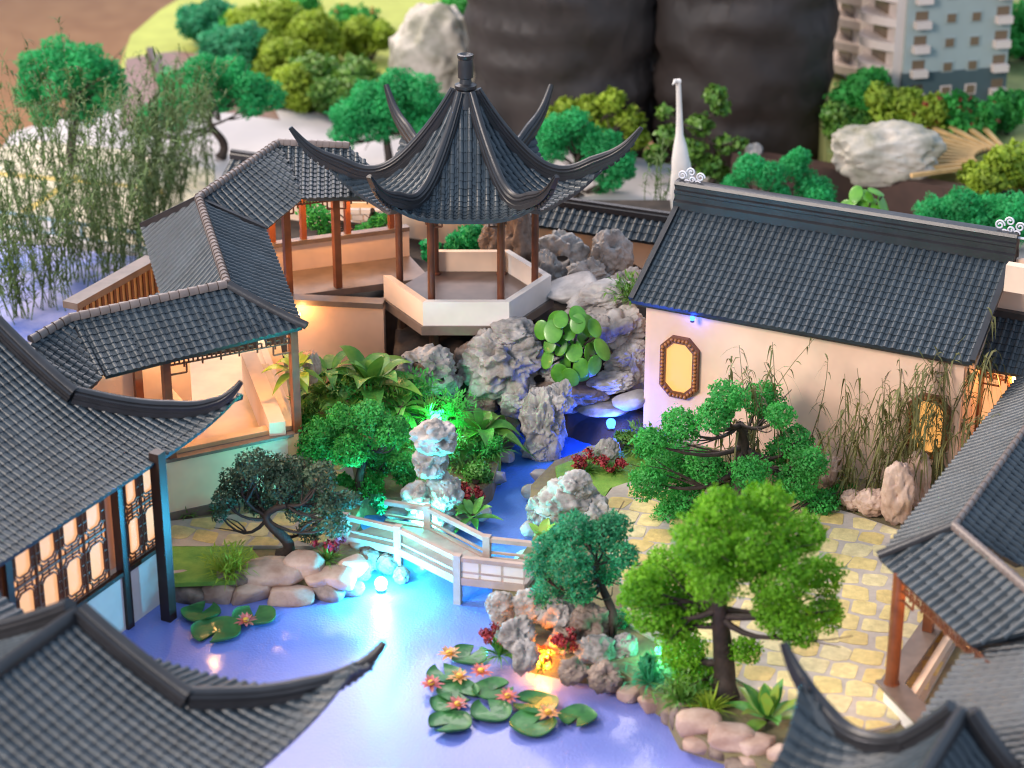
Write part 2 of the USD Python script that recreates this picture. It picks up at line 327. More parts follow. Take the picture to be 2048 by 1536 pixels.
def add_roof(th, slopes, limit=298, name='roof', tile_name='tile', mat_t='tile', extra=None):
    """slopes: list of tile_slope results; the largest-looking tiles become parts, the rest one joined part."""
    b = MB(); tiles = []
    for base, ts in slopes:
        b.add(*base.mesh()); tiles += ts
    if extra: b.add(*extra.mesh())
    rf = th.part(name, b, 'tile_base')
    def key(t):
        c = t[0].mean(0); d = c - CAM; w = d @ FW
        px, py = 1024 + FPX * d[0] / w, 768 - FPX * (d @ UPV) / w
        v = t[0]; nrm = np.cross(v[5] - v[0], v[6] - v[0]); facing = (nrm @ d) * (-1 if nrm[2] > 0 else 1) > 0
        return (0 if (-10 < px < 2058 and -10 < py < 1546 and facing) else 1e4) + w
    order = sorted(range(len(tiles)), key=lambda i: key(tiles[i])); vis = [i for i in order if key(tiles[i]) < 9e3]
    ind = (vis if len(vis) <= limit else vis[:limit]); rest = [i for i in order if i not in set(ind)]
    for i in ind: rf.part(tile_name, tiles[i], mat_t, smooth=40)
    if rest:
        r = MB()
        for i in rest: r.add(*tiles[i])
        rf.part('tile_rows', r, mat_t, smooth=40, stuff=True)
    return rf
def ridge_prof(w, h): return [(-w / 2, 0), (w / 2, 0), (w / 2, h * .30), (w * .38, h * .34), (w * .38, h * .55), (w / 2, h * .6), (w / 2, h * .68), (w * .30, h * .74), (w * .34, h * .84), (w * .22, h * .98), (0, h * 1.03), (-w * .22, h * .98), (-w * .34, h * .84), (-w * .30, h * .74), (-w / 2, h * .68), (-w / 2, h * .6), (-w * .38, h * .55), (-w * .38, h * .34), (-w / 2, h * .30)]
def half_round(w, h): return [(-w / 2, 0), (w / 2, 0), (w * .48, h * .4), (w * .33, h * .8), (0, h), (-w * .33, h * .8), (-w * .48, h * .4)]
def spline(pts, n=24):
    pts = np.asarray(pts, float); d = np.r_[0, np.cumsum(np.linalg.norm(np.diff(pts, axis=0), axis=1))]
    from scipy.interpolate import CubicSpline, PchipInterpolator
    return (CubicSpline(d, pts, axis=0) if len(pts) > 2 else (lambda t: pts[0] + (pts[1] - pts[0]) * (np.asarray(t) / d[-1])[:, None]))(np.linspace(0, d[-1], n))
def beaded_ridge(th, path, w=0.75, h=0.55, seg=0.62, name='ridge_tile', material='ridge_tile'):
    """A ridge of short overlapping half round tiles, each one a part."""
    path = np.asarray(path, float)
    for a, b in zip(path[:-1], path[1:]):
        n = max(1, int(round(np.linalg.norm(b - a) / seg)))
        for i in range(n):
            p, q = a + (b - a) * (i / n), a + (b - a) * ((i + .93) / n)
            m = MB(); pr = half_round(w, h); d = np.array([pr, [(x * .84, y * .86) for x, y in pr]])
            m.sweep([p, q], d); th.part(name, m, material, smooth=50)

# ================================================================ the setting: water, islands, paving, table and hall floor
E1 = np.array([math.cos(math.radians(62.4)), math.sin(math.radians(62.4)), 0])    # the two directions that the garden is laid out on
N1 = np.array([math.cos(math.radians(-27.6)), math.sin(math.radians(-27.6)), 0])
def pix(poly, z): return [at(px, py, z)[:2] for px, py in poly]
def blob(poly, rnd=0.4): return Polygon([tuple(p) for p in poly]).buffer(0).buffer(-rnd).buffer(2 * rnd).buffer(-rnd)
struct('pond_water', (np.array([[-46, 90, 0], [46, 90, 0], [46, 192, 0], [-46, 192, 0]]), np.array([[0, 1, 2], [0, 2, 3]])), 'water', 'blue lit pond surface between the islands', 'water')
left_isle = blob(pix([(335, 1192), (480, 1197), (620, 1187), (715, 1150), (735, 1110), (712, 1070), (730, 1030), (800, 1030), (930, 1040), (985, 1000), (1000, 950), (1005, 915), (1040, 880), (985, 790), (900, 690), (600, 660), (200, 800), (200, 1100)], 0.0))
right_isle = blob(pix([(1240, 905), (1180, 930), (1110, 955), (1062, 1005), (1058, 1060), (1075, 1100), (1040, 1150), (985, 1195), (985, 1290), (1060, 1345), (1150, 1365), (1230, 1375), (1330, 1440), (1360, 1500), (1450, 1530), (1560, 1580), (1900, 1700), (2300, 1500), (2300, 800), (1900, 700), (1330, 700), (1262, 790)], 0.0))
struct('left_island', MB().prism(left_isle, -1.2, 1.6), 'soil', 'soil of the left bank behind the stone edging', 'ground')
struct('right_island', MB().prism(right_isle, -1.2, 1.6), 'soil', 'soil of the right bank under the paving', 'ground')
# rockery mound under the pavilion: one displaced sheet
def mound():
    xs, ys = np.meshgrid(np.linspace(-30, 20, 90), np.linspace(164, 218, 90)); e = 1e-9
    def sm(a, b, x): t = np.clip((x - a) / (b - a), 0, 1); return t * t * (3 - 2 * t)
    front = 170.5 + 3.0 * np.sin(xs * .22 + 1) - 0.18 * (xs + 4)
    z = 8.2 * sm(0, 9, ys - front) - 1.2
    z = z * (1 - 0.75 * sm(6, 14, xs) * (1 - sm(186, 196, ys)))
    z += (meshkit.fbm(np.stack([xs, ys, 0 * xs], -1) * .35, 4, 3) - .5) * 2.2 * sm(-.5, 2, z + 1.2)
    z = np.where((xs < -21) | (ys > 200), np.minimum(z, 6.5), z)
    z = np.where((xs < -10.4) & (ys < 187), np.minimum(z, .8), z)
    v = np.stack([xs, ys, z], -1).reshape(-1, 3); i = np.arange(89)[:, None] * 90 + np.arange(89)[None]; i = i.ravel()
    return v, np.vstack([np.stack([i, i + 1, i + 91], 1), np.stack([i, i + 91, i + 90], 1)])
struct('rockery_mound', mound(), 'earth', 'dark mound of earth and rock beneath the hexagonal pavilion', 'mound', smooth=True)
# plaza behind the garden, moat at the left, table
struct('white_plaza', MB().prism([(-62, 188), (-62, 262), (-46, 285), (-33, 287), (-8, 268), (44, 232), (60, 225), (60, 188)], -2.0, -0.02), 'plaza', 'pale sheet of the plaza behind the garden', 'plaza')
struct('cream_plaza', MB().prism(pix([(-80, 470), (-80, 320), (60, 280), (250, 300), (430, 340), (420, 420), (250, 520), (100, 430)], 0.0), 0.0, .05), 'cream_ground', 'cream plaza with yellow lines left of the bamboo', 'plaza')
for yl, p in zip(('long yellow line along the cream plaza', 'yellow line crossing the cream plaza at the left', 'short yellow line near the wide tree'), ([(-60, 338), (90, 352), (300, 372), (300, 378), (90, 360), (-60, 346)], [(150, 350), (165, 352), (60, 425), (40, 424)], [(270, 310), (285, 312), (330, 390), (312, 392)])):
    struct('yellow_line', MB().prism(pix(p, .06), .05, .09), 'road_yellow', yl, 'line')
struct('moat_water', (np.array([at(-90, 700, .1), at(420, 640, .1), at(330, 520, .1), at(-90, 468, .1)]), np.array([[0, 1, 2], [0, 2, 3]])), 'moat', 'lavender moat water left of the covered corridor', 'water')
rl = thing('blue_railing', 'blue grey railing along the moat at the left edge', 'railing', at(100, 470, 0))
ra, rb = at(-60, 448, 0), at(400, 520, 0)
for zz in (0.3, 2.0): rl.part('rail', MB().beam(ra + [0, 0, zz], rb + [0, 0, zz], .3, .3), 'rail_blue')
rl.part('kerb', MB().beam(ra + [0, -.9, .1], rb + [0, -.9, .1], 1.2, .5), 'white_wall')
for k in range(9): rl.part('post', box(ra + (rb - ra) * k / 8, .3, .3, 2.1, -.3), 'rail_blue')
# the model's dark table edge at right and the neighbouring tables behind
ea, eb = at(1470, 300, 4), at(2200, 418, 4)
struct('table_edge', MB().beam(ea - [0, 0, 3.0], eb - [0, 0, 3.0], 2.0, 6.0), 'brown_board', 'dark brown board along the back edge of the model table', 'table')
t2 = [at(1655, 303, 3.2)[:2], at(2300, 405, 3.2)[:2], (150, 300), (150, 420), (20, 420), (22, 284), (39.5, 282)]
struct('display_table', MB().prism(t2, -6, 3.0), 'bed_green', 'neighbouring display table with the apartment tower', 'table')
t3 = blob(pix([(250, 235), (240, 130), (262, 70), (320, 20), (420, -40), (700, -90), (1000, -110), (1100, 150), (960, 262), (700, 250), (560, 225), (480, 215), (350, 150)], -1.0), 1.0)
struct('display_table_001', MB().prism(t3, -6, -1.0), 'lawn', 'lawn green display table with curved edge behind the garden', 'table')
bp = [at(x, y, 0) for x, y in ((240, 262), (345, 215), (480, 228), (560, 240), (500, 122), (355, 102), (300, 108), (252, 118))]
struct('brown_corner', MB().prism([p[:2] for p in bp], -8, .02), 'brown_top', 'brown corner of the neighbouring table border', 'table')
struct('brown_corner_edge', MB().beam(at(300, 104, .6), at(345, 205, .6), 1.0, 1.4), 'brown_board', 'raised dark rib on the brown table corner', 'table')
struct('hall_floor', MB().box((0, 400, -76), 2400, 1700, 1), 'carpet', 'brown speckled floor of the hall far behind the models', 'floor')
struct('model_table', MB().prism([(-60, 60), (60, 60), (62, 224), (44, 231), (-8, 267), (-33, 286), (-47, 284), (-64, 262)], -8, -2.1), 'brown_top', 'brown table top that carries the garden model', 'table')

# paving: rounded yellow stones set in mortar, each one a part
def paved(poly_px, z, name, label, pitch=(2.3, 2.25), ang=-0.30, seed=1):
    P = Polygon([tuple(p) for p in pix(poly_px, z)]).buffer(0)
    bed = struct(name, MB().prism(P, z - .25, z), 'mortar', label, 'path')
    rng = random.Random(seed); ca, sa = math.cos(ang), math.sin(ang); c = P.centroid; n = 0
    for i in range(-20, 21):
        for j in range(-20, 21):
            u, v = (i + (.5 if j % 2 else 0)) * pitch[0] + rng.uniform(-.18, .18), j * pitch[1] + rng.uniform(-.15, .15)
            w, d = pitch[0] * rng.uniform(.42, .48), pitch[1] * rng.uniform(.40, .46); sk = rng.uniform(-.35, .35)
            q = [(u - w + rng.uniform(-.15, .2) + sk * .4, v - d + rng.uniform(-.2, .25)), (u + rng.uniform(-.5, .5), v - d + rng.uniform(-.25, .1)), (u + w + rng.uniform(-.3, .15) + sk * .4, v - d + rng.uniform(-.2, .25)), (u + w - sk * .4 + rng.uniform(-.3, .1), v + d - rng.uniform(0, .25)), (u + rng.uniform(-.5, .5), v + d + rng.uniform(-.1, .2)), (u - w - sk * .4, v + d - rng.uniform(0, .25))]
            q = [(c.x + x * ca - y * sa, c.y + x * sa + y * ca) for x, y in q]
            g = Polygon(q).buffer(0).buffer(-.24).buffer(.24, quad_segs=2).intersection(P.buffer(-.12))
            if g.is_empty or g.geom_type != 'Polygon' or g.area < 1.2: continue
            o = np.array(g.exterior.coords)[:-1]; cc = np.array([g.centroid.x, g.centroid.y]); k = len(o); h = .03 + rng.uniform(0, .04)
            V = np.vstack([np.c_[o, np.full(k, z - .1)], np.c_[o, np.full(k, z + h * .5)], np.c_[cc + (o - cc) * .72, np.full(k, z + h)], [[*cc, z + h * 1.12]]])
            F = [(a, (a + 1) % k, k + (a + 1) % k) for a in range(k)] + [(a, k + (a + 1) % k, k + a) for a in range(k)]
            F += [(k + a, k + (a + 1) % k, 2 * k + (a + 1) % k) for a in range(k)] + [(k + a, 2 * k + (a + 1) % k, 2 * k + a) for a in range(k)] + [(2 * k + a, 2 * k + (a + 1) % k, 3 * k) for a in range(k)]
            if o.shape[0] and Polygon(o).exterior.is_ccw is False: F = [f[::-1] for f in F]
            bed.part('paving_stone', (V, np.array(F)), 'yellow_stone_' + rng.choice('abcd'), smooth=35); n += 1
paved([(1205, 1000), (1225, 975), (1262, 962), (1300, 968), (1420, 985), (1600, 1000), (1700, 1025), (1800, 1060), (1990, 1000), (1960, 1200), (1850, 1400), (1790, 1450), (1700, 1470), (1590, 1420), (1440, 1340), (1330, 1290), (1260, 1250), (1235, 1130), (1195, 1060)], 1.85, 'right_path', 'path of yellow stones in grey mortar on the right bank', seed=3)
paved([(335, 1042), (450, 1030), (560, 1022), (660, 1030), (720, 1048), (700, 1072), (620, 1092), (335, 1092)], 1.85, 'left_path', 'path of yellow stones in grey mortar on the left bank', seed=5)
paved([(622, 932), (700, 914), (712, 972), (655, 992), (630, 975)], 2.3, 'upper_path', 'short arched end of yellow stone paving behind the dark bonsai', pitch=(2.2, 2.0), seed=9)
struct('lawn_patch', MB().prism(blob(pix([(335, 1096), (500, 1096), (520, 1120), (470, 1165), (335, 1170)], 1.7)), 1.5, 1.85), 'grass', 'green lawn patch beside the dark post', 'lawn')
struct('lawn_patch_001', MB().prism(blob(pix([(1110, 935), (1190, 905), (1290, 905), (1300, 960), (1220, 978), (1195, 1020), (1120, 990)], 1.7)), 1.5, 1.8), 'grass', 'strip of grass beneath the red flowers by the channel', 'lawn')

# ================================================================ the hexagonal pavilion
PV = at(935, 590, 10.0)
pav = thing('hexagonal_pavilion', 'hexagonal garden pavilion with swept dark tiled roof, on the rockery', 'pavilion', (PV[0], PV[1], 7.4))
def hexp(R, z, k): a = math.radians(60 * k); return np.array([PV[0] + R * math.cos(a), PV[1] + R * math.sin(a), z])
RE, T30 = 9.0, math.tan(math.radians(30))
def pz(r): return 20.2 + 8.0 * (np.clip((RE - r) / 8.2, 0, 2)) ** 2.2
class Facet:
    def __init__(s, k):
        a = math.radians(60 * k + 30); s.o = np.array([math.cos(a), math.sin(a), 0]); s.t = np.array([-math.sin(a), math.cos(a), 0])
    def __call__(s, u, t, h):
        u, t, h = np.broadcast_arrays(np.asarray(u, float), np.asarray(t, float), np.asarray(h, float)); r = RE - t; e = .03
        q = np.abs(u) / np.maximum(r * T30, .2)
        z = pz(r) + 1.15 * np.clip(q, 0, 1.15) ** 3 * np.clip((r - 4.5) / 4.5, 0, 1.3) ** 2
        sl = (pz(r + e) - pz(r - e)) / (2 * e); c = 1 / np.sqrt(1 + sl * sl)
        p = np.array([PV[0], PV[1], 0]) + s.o * (r - sl * c * h).reshape(-1, 1) + s.t * u.reshape(-1, 1); p[:, 2] += (z + c * h).ravel(); return p
sl = []
for k in range(6):
    rc = RE + 1.5; pts = [(-rc * T30 * (1 - 2 * i / 16), -1.5 * abs(1 - 2 * i / 16) ** 2.2) for i in range(17)]
    sl.append(tile_slope(Facet(k), Polygon(pts + [(.75 * T30, RE - .75), (-.75 * T30, RE - .75)]), .74, .56, thick=.25))
add_roof(pav, sl)
for k in range(6):
    def hz(R): r = R * .866; return pz(r) + 1.15 * np.clip((r - 4.5) / 4.5, 0, 1.3) ** 2
    path = [hexp(R, float(hz(R)) - .1, k) for R in (.6, 1.4, 2.4, 3.6, 5, 6.6, 8.2, 9.8, 11.2)] + [hexp(12.8, 22.55, k), hexp(14.2, 24.0, k), hexp(15.2, 25.5, k)]
    path = spline(path, 34); f = np.linspace(0, 1, 34)
    w = np.interp(f, [0, .3, .75, .86, 1], [.7, .82, .9, .7, .42]); hh = np.interp(f, [0, .3, .72, .85, 1], [.8, 1.15, 1.35, .95, .35])
    base = np.array(ridge_prof(1, 1)); pr = np.stack([base * [a, b] for a, b in zip(w, hh)])
    pr[:, :, 1] -= np.interp(f, [0, .78, .9, 1], [0, 0, .15, .1])[:, None]
    pav.part('hip_ridge', MB().sweep(path, pr), 'ridge', smooth=40)
    # drip fins below the swept horn
    m = MB()
    for q in range(25, 31): m.beam(path[q] - [0, 0, .12], path[q] + (path[q + 1] - path[q]) * .7 - [0, 0, .14], .3, .4)
    pav.part('horn_brackets', m, 'ridge')
pav.part('finial', MB().lathe((PV[0], PV[1], 28.0), [(0, -.6), (1.35, -.5), (1.2, .2), (.8, .9), (.95, 1.1), (.95, 1.35), (.55, 1.5), (.48, 1.9), (.66, 2.0), (.68, 3.0), (.6, 3.6), (.70, 3.75), (.70, 4.0), (.5, 4.05), (0, 3.8)], 20), 'ridge', smooth=35)
for k in range(6):
    b = hexp(6.0, 9.9, k); pav.part('column', MB().lathe(b, [(.48, 0), (.48, .25), (.32, .35), (.32, 10.6), (0, 10.6)], 12), 'column_wood', smooth=40)
def fretwork(a, b, z0, z1, nb, th=.14, t=.12, seed=0):
    """Hanging lattice frieze between two posts: stiles, rails and stepped key pattern."""
    m = MB(); a, b = np.asarray(a, float)[:2], np.asarray(b, float)[:2]
    def P(u, z): q = a + (b - a) * u; return np.array([q[0], q[1], z])
    h = z1 - z0
    m.beam(P(0, z1), P(1, z1), th, t * 1.3); m.beam(P(0, z0 + h * .5), P(1, z0 + h * .5), th, t)
    for i in range(nb + 1):
        u = i / nb; dr = h * (0.0 if i in (0, nb) else (.5 if i % 2 else .3)); m.beam(P(u, z0 + dr), P(u, z1), th, t * 1.2)
        if i < nb:
            u2 = (i + .5) / nb; m.beam(P(u, z1 - h * .25), P(u2, z1 - h * .25), th, t * .9); m.beam(P(u2, z1 - h * .25), P(u2, z0 + h * .5), th, t * .9)
    for u0, u1 in ((0, .16), (1, .84)): m.beam(P(u0, z0), P(u1, z0), th, t); m.beam(P(u1, z0), P(u1, z0 + h * .5), th, t)
    return m
for k in range(6):
    pav.part('fretwork', fretwork(hexp(5.9, 0, k), hexp(5.9, 0, k + 1), 18.3, 19.9, 8), 'fret')
    pav.part('eave_beam', MB().beam(hexp(6.0, 20.3, k), hexp(6.0, 20.3, k + 1), .4, .6), 'red_wood')
hx = lambda R: Polygon([tuple(hexp(R, 0, k)[:2]) for k in range(6)])
pav.part('floor', MB().prism(hx(7.2), 9.7, 10.0), 'pavilion_floor')
pav.part('base_slab', MB().prism(hx(7.7), 8.9, 9.7), 'cap', label='dark grey slab under the pavilion floor')
m = MB()
for k in range(6):
    if k == 2: continue
    pav.part('parapet', MB().hexa([hexp(R, z, j) for z in (9.71, 11.9) for R, j in ((7.45, k), (7.45, k + 1), (6.75, k + 1), (6.75, k))]), 'white_wall' if k in (0, 4, 5) else 'cream')
for k in (3, 4, 5, 0): 
    b = hexp(5.6, 0, k); pav.part('stilt', MB().lathe((b[0], b[1], 0), [(.5, 1), (.5, 8.9), (0, 8.9)], 8), 'dark_wood')

# ================================================================ the covered corridor that climbs to the pavilion
cor = thing('covered_corridor', 'zigzag covered corridor with dark tiled roof climbing to the pavilion', 'corridor', at(480, 760, 6))
eE, eA, eB, eC, eD = at(205, 755, 15.5), at(605, 655, 16.2), at(530, 460, 18.0), at(605, 398, 19.3), at(812, 392, 19.4)
rE, rA, rB, rC, rD = at(140, 640, 18.2), at(455, 572, 19.0), at(397, 398, 20.8), at(557, 288, 22.0), at(700, 294, 22.0)
eF, rF = at(150, 800, 15.0), at(62, 684, 17.6)
def quad_slope(e0, e1, r1, r0, W=.66, L=.56, sag=.12):
    """A slope given by its four corners: eave e0-e1, ridge r0-r1 (bilinear, slightly sagging); columns run at right angles to the eave."""
    e0, e1, r0, r1 = [np.asarray(p, float) for p in (e0, e1, r0, r1)]
    a = e1 - e0; a2 = unit(a[:2]); n2 = np.array([-a2[1], a2[0]])
    if n2 @ (r0 + r1 - e0 - e1)[:2] < 0: n2 = -n2
    pts = np.array([[(p - e0)[:2] @ a2, (p - e0)[:2] @ n2] for p in (e0, e1, r1, r0)])
    A = np.c_[pts, np.ones(4)]; co = np.linalg.lstsq(np.c_[A, pts[:, 0] * pts[:, 1]], np.array([e0[2], e1[2], r1[2], r0[2]]), rcond=None)[0]
    Tm = max(pts[2, 1], pts[3, 1])
    def fn(u, t, h):
        u, t, h = np.broadcast_arrays(np.asarray(u, float), np.asarray(t, float), np.asarray(h, float))
        z = co[0] * u + co[1] * t + co[2] + co[3] * u * t - sag * Tm * .5 * np.sin(np.clip(t / Tm, 0, 1) * math.pi) * .3
        sl = co[1]; k = 1 / math.sqrt(1 + sl * sl)
        p = np.zeros((u.size, 3)); p[:, :2] = e0[:2] + u.reshape(-1, 1) * a2 + (t - sl * k * h).reshape(-1, 1) * n2; p[:, 2] = (z + k * h).ravel(); return p
    return tile_slope(fn, Polygon(pts), W, L)
def mirror(e, r0, r1, drop=None):     # the other side of a ridge
    a = unit((r1 - r0)[:2]); d = (e - r0)[:2]; par = (d @ a) * a; q = r0[:2] + par - (d - par); return np.array([q[0], q[1], e[2]])
drop = np.array([0, 0, 1.4])
lE, lA, lB, lC, lD = mirror(eE, rE, rA), at(322, 588, 15.6), at(284, 455, 17.4), mirror(eC, rB, rC), mirror(eD, rC, rD)
lA4 = at(322, 588, 15.6)
sl = [quad_slope(eE, eA, rA, rE), quad_slope(eA, eB, rB, rA), quad_slope(eB, eC, rC, rB), quad_slope(eC, eD, rD, rC), quad_slope(eF, eE, rE, rF),
      quad_slope(lE, lA4, rA, rE), quad_slope(lB, lA4, rA, rB), quad_slope(mirror(eB, rB, rC) - drop, mirror(eB + (eC - eB) * .9, rB, rC) - drop, rB + (rC - rB) * .97, rB), quad_slope(mirror(eC, rC, rD) - 2 * drop, mirror(eC + (eD - eC) * .6, rC, rD) - 2 * drop, rC + (rD - rC) * .7, rC)]
add_roof(cor, sl)
beaded_ridge(cor, [rF, rE, rA], .8, .6, .8); beaded_ridge(cor, [rA, rB], .8, .6); beaded_ridge(cor, [rB, rC, rD], .8, .55)
cor.part('hip_ridge', MB().sweep(spline([rA, rA + (eA - rA) * .5 - [0, 0, .05], eA + (eA - rA) * .05 + [0, 0, .15]], 10), half_round(.7, .55)), 'ridge', smooth=40)
cor.part('verge', MB().beam(lB + [0, 0, .2], rB + [0, 0, .1], .5, .5), 'ridge')
cor.part('valley', MB().beam(eB + [0, 0, .2], rB + [0, 0, .05], .5, .3), 'ridge')
# structure below: floors, half walls, posts
def corr_post(p, z0, z1, w=.62): cor.part('post', MB().box((p[0], p[1], z0), w, w, z1 - z0, .5), 'red_wood')
wa, wb = np.array([-26.7, 155.4]), np.array([-17.3, 160.2]); dirw = unit(wb - wa); wa2 = wa - dirw * 6
inw = np.array([-dirw[1], dirw[0]])
cor.part('floor', MB().prism([wa2, wb, wb + [-3.5, 22], wa2 + [-3, 24]], 4.8, 5.2), 'tan_floor')
cor.part('base_wall', MB().wall(wa2, wb, 1.2, 6.8, .6), 'cream'); cor.part('base_plinth', MB().wall(wa2 - inw * .1, wb - inw * .1, 1.2, 2.4, .7), 'cap')
cor.part('wall_cap', MB().wall(wa2, wb, 6.8, 7.05, .9), 'cap')
wb2 = wb + np.array([-5.0, 19.5])
cor.part('base_wall', MB().wall(wb, wb2, 1.2, 6.8, .6), 'cream')
bA, bB = at(555, 858, 7.6), at(497, 700, 8.4)
cor.part('bench', MB().wall(bA, bB, 5.2, 8.2, 1.3), 'cream'); cor.part('bench_back', MB().wall(bA + [1.2, .2, 0], bB + [1.2, .2, 0], 5.2, 7.0, .9), 'tan_floor')
cor.part('bench', MB().wall(wa2 + inw * .9, wb + inw * .9, 5.2, 7.4, 1.0), 'tan_floor')
bw0, bw1 = wa2 + inw * 8.2, wb + inw * 8.2 - dirw * 6
cor.part('back_wall', MB().wall(bw0, bw1, 5, 16.2, .4), 'cream')
cor.part('side_wall', MB().wall(bw0 + dirw * 8.6, bw0 + dirw * 8.6 - inw * 4.2, 5, 9.2, .6), 'white_wall')
corr_post(wb, 6.9, 16.0); corr_post(wa, 6.9, 15.4)
q = onplane(365, 760, (*bw0, 0), (*inw, 0)); corr_post(np.r_[(bw0 + dirw * 6)[:2] - inw * .6], 5.2, 16)
corr_post(wb2 - [0, .2], 8.5, 16.8)
cor.part('fretwork', fretwork(wa + inw * 0, wb, 14.0, 15.6, 14), 'fret'); cor.part('fretwork', fretwork(wb, wb2, 14.4, 16.2, 14), 'fret')
# upper corridor beside the pavilion
p1, p2, p3 = at(578, 585, 10), at(676, 572, 10), at(803, 575, 10)
for p in (p1, p2): corr_post(p, 9.6, 19.2)
corr_post(at(545, 520, 11), 8, 18.6)
dq = unit((p2 - p1)[:2]); nq = np.array([-dq[1], dq[0]])
pl, pr_ = p1[:2] - dq * 2.2, p2[:2] + dq * 8.5
cor.part('upper_floor', MB().prism([pl - nq * .6, pr_ - nq * .6, pr_ + nq * 6.2, pl + nq * 6.2], 9.3, 9.9), 'cap')
ra_, rb_ = p1[:2] - nq * .8, at(768, 602, 10)[:2]
cor.part('retaining_wall', MB().wall(ra_ - dq * .5, rb_, .5, 9.5, .8), 'peach', label='tall cream retaining wall left of the pavilion')
cor.part('retaining_cap', MB().wall(ra_ - dq * .5, rb_, 9.5, 10.0, 1.4), 'cap')
cor.part('half_wall', MB().wall(pl + nq * 5.6, pr_ + nq * 5.6, 9.9, 12.4, .5), 'cream'); cor.part('half_wall_cap', MB().wall(pl + nq * 5.6, pr_ + nq * 5.6, 12.4, 12.8, .9), 'cap')
for k in range(4): corr_post(pl + nq * 5.6 + dq * (1 + 4.2 * k), 12.6, 18.4, .5)
cor.part('fretwork', fretwork(p1, p2, 17.4, 18.9, 8), 'fret'); cor.part('fretwork', fretwork(p2[:2], p3[:2], 17.4, 18.9, 8), 'fret')
cor.part('eave_beam', MB().beam((*(pl + nq * .3), 19.1), (*(pr_ + nq * .3), 19.1), .4, .5), 'red_wood')

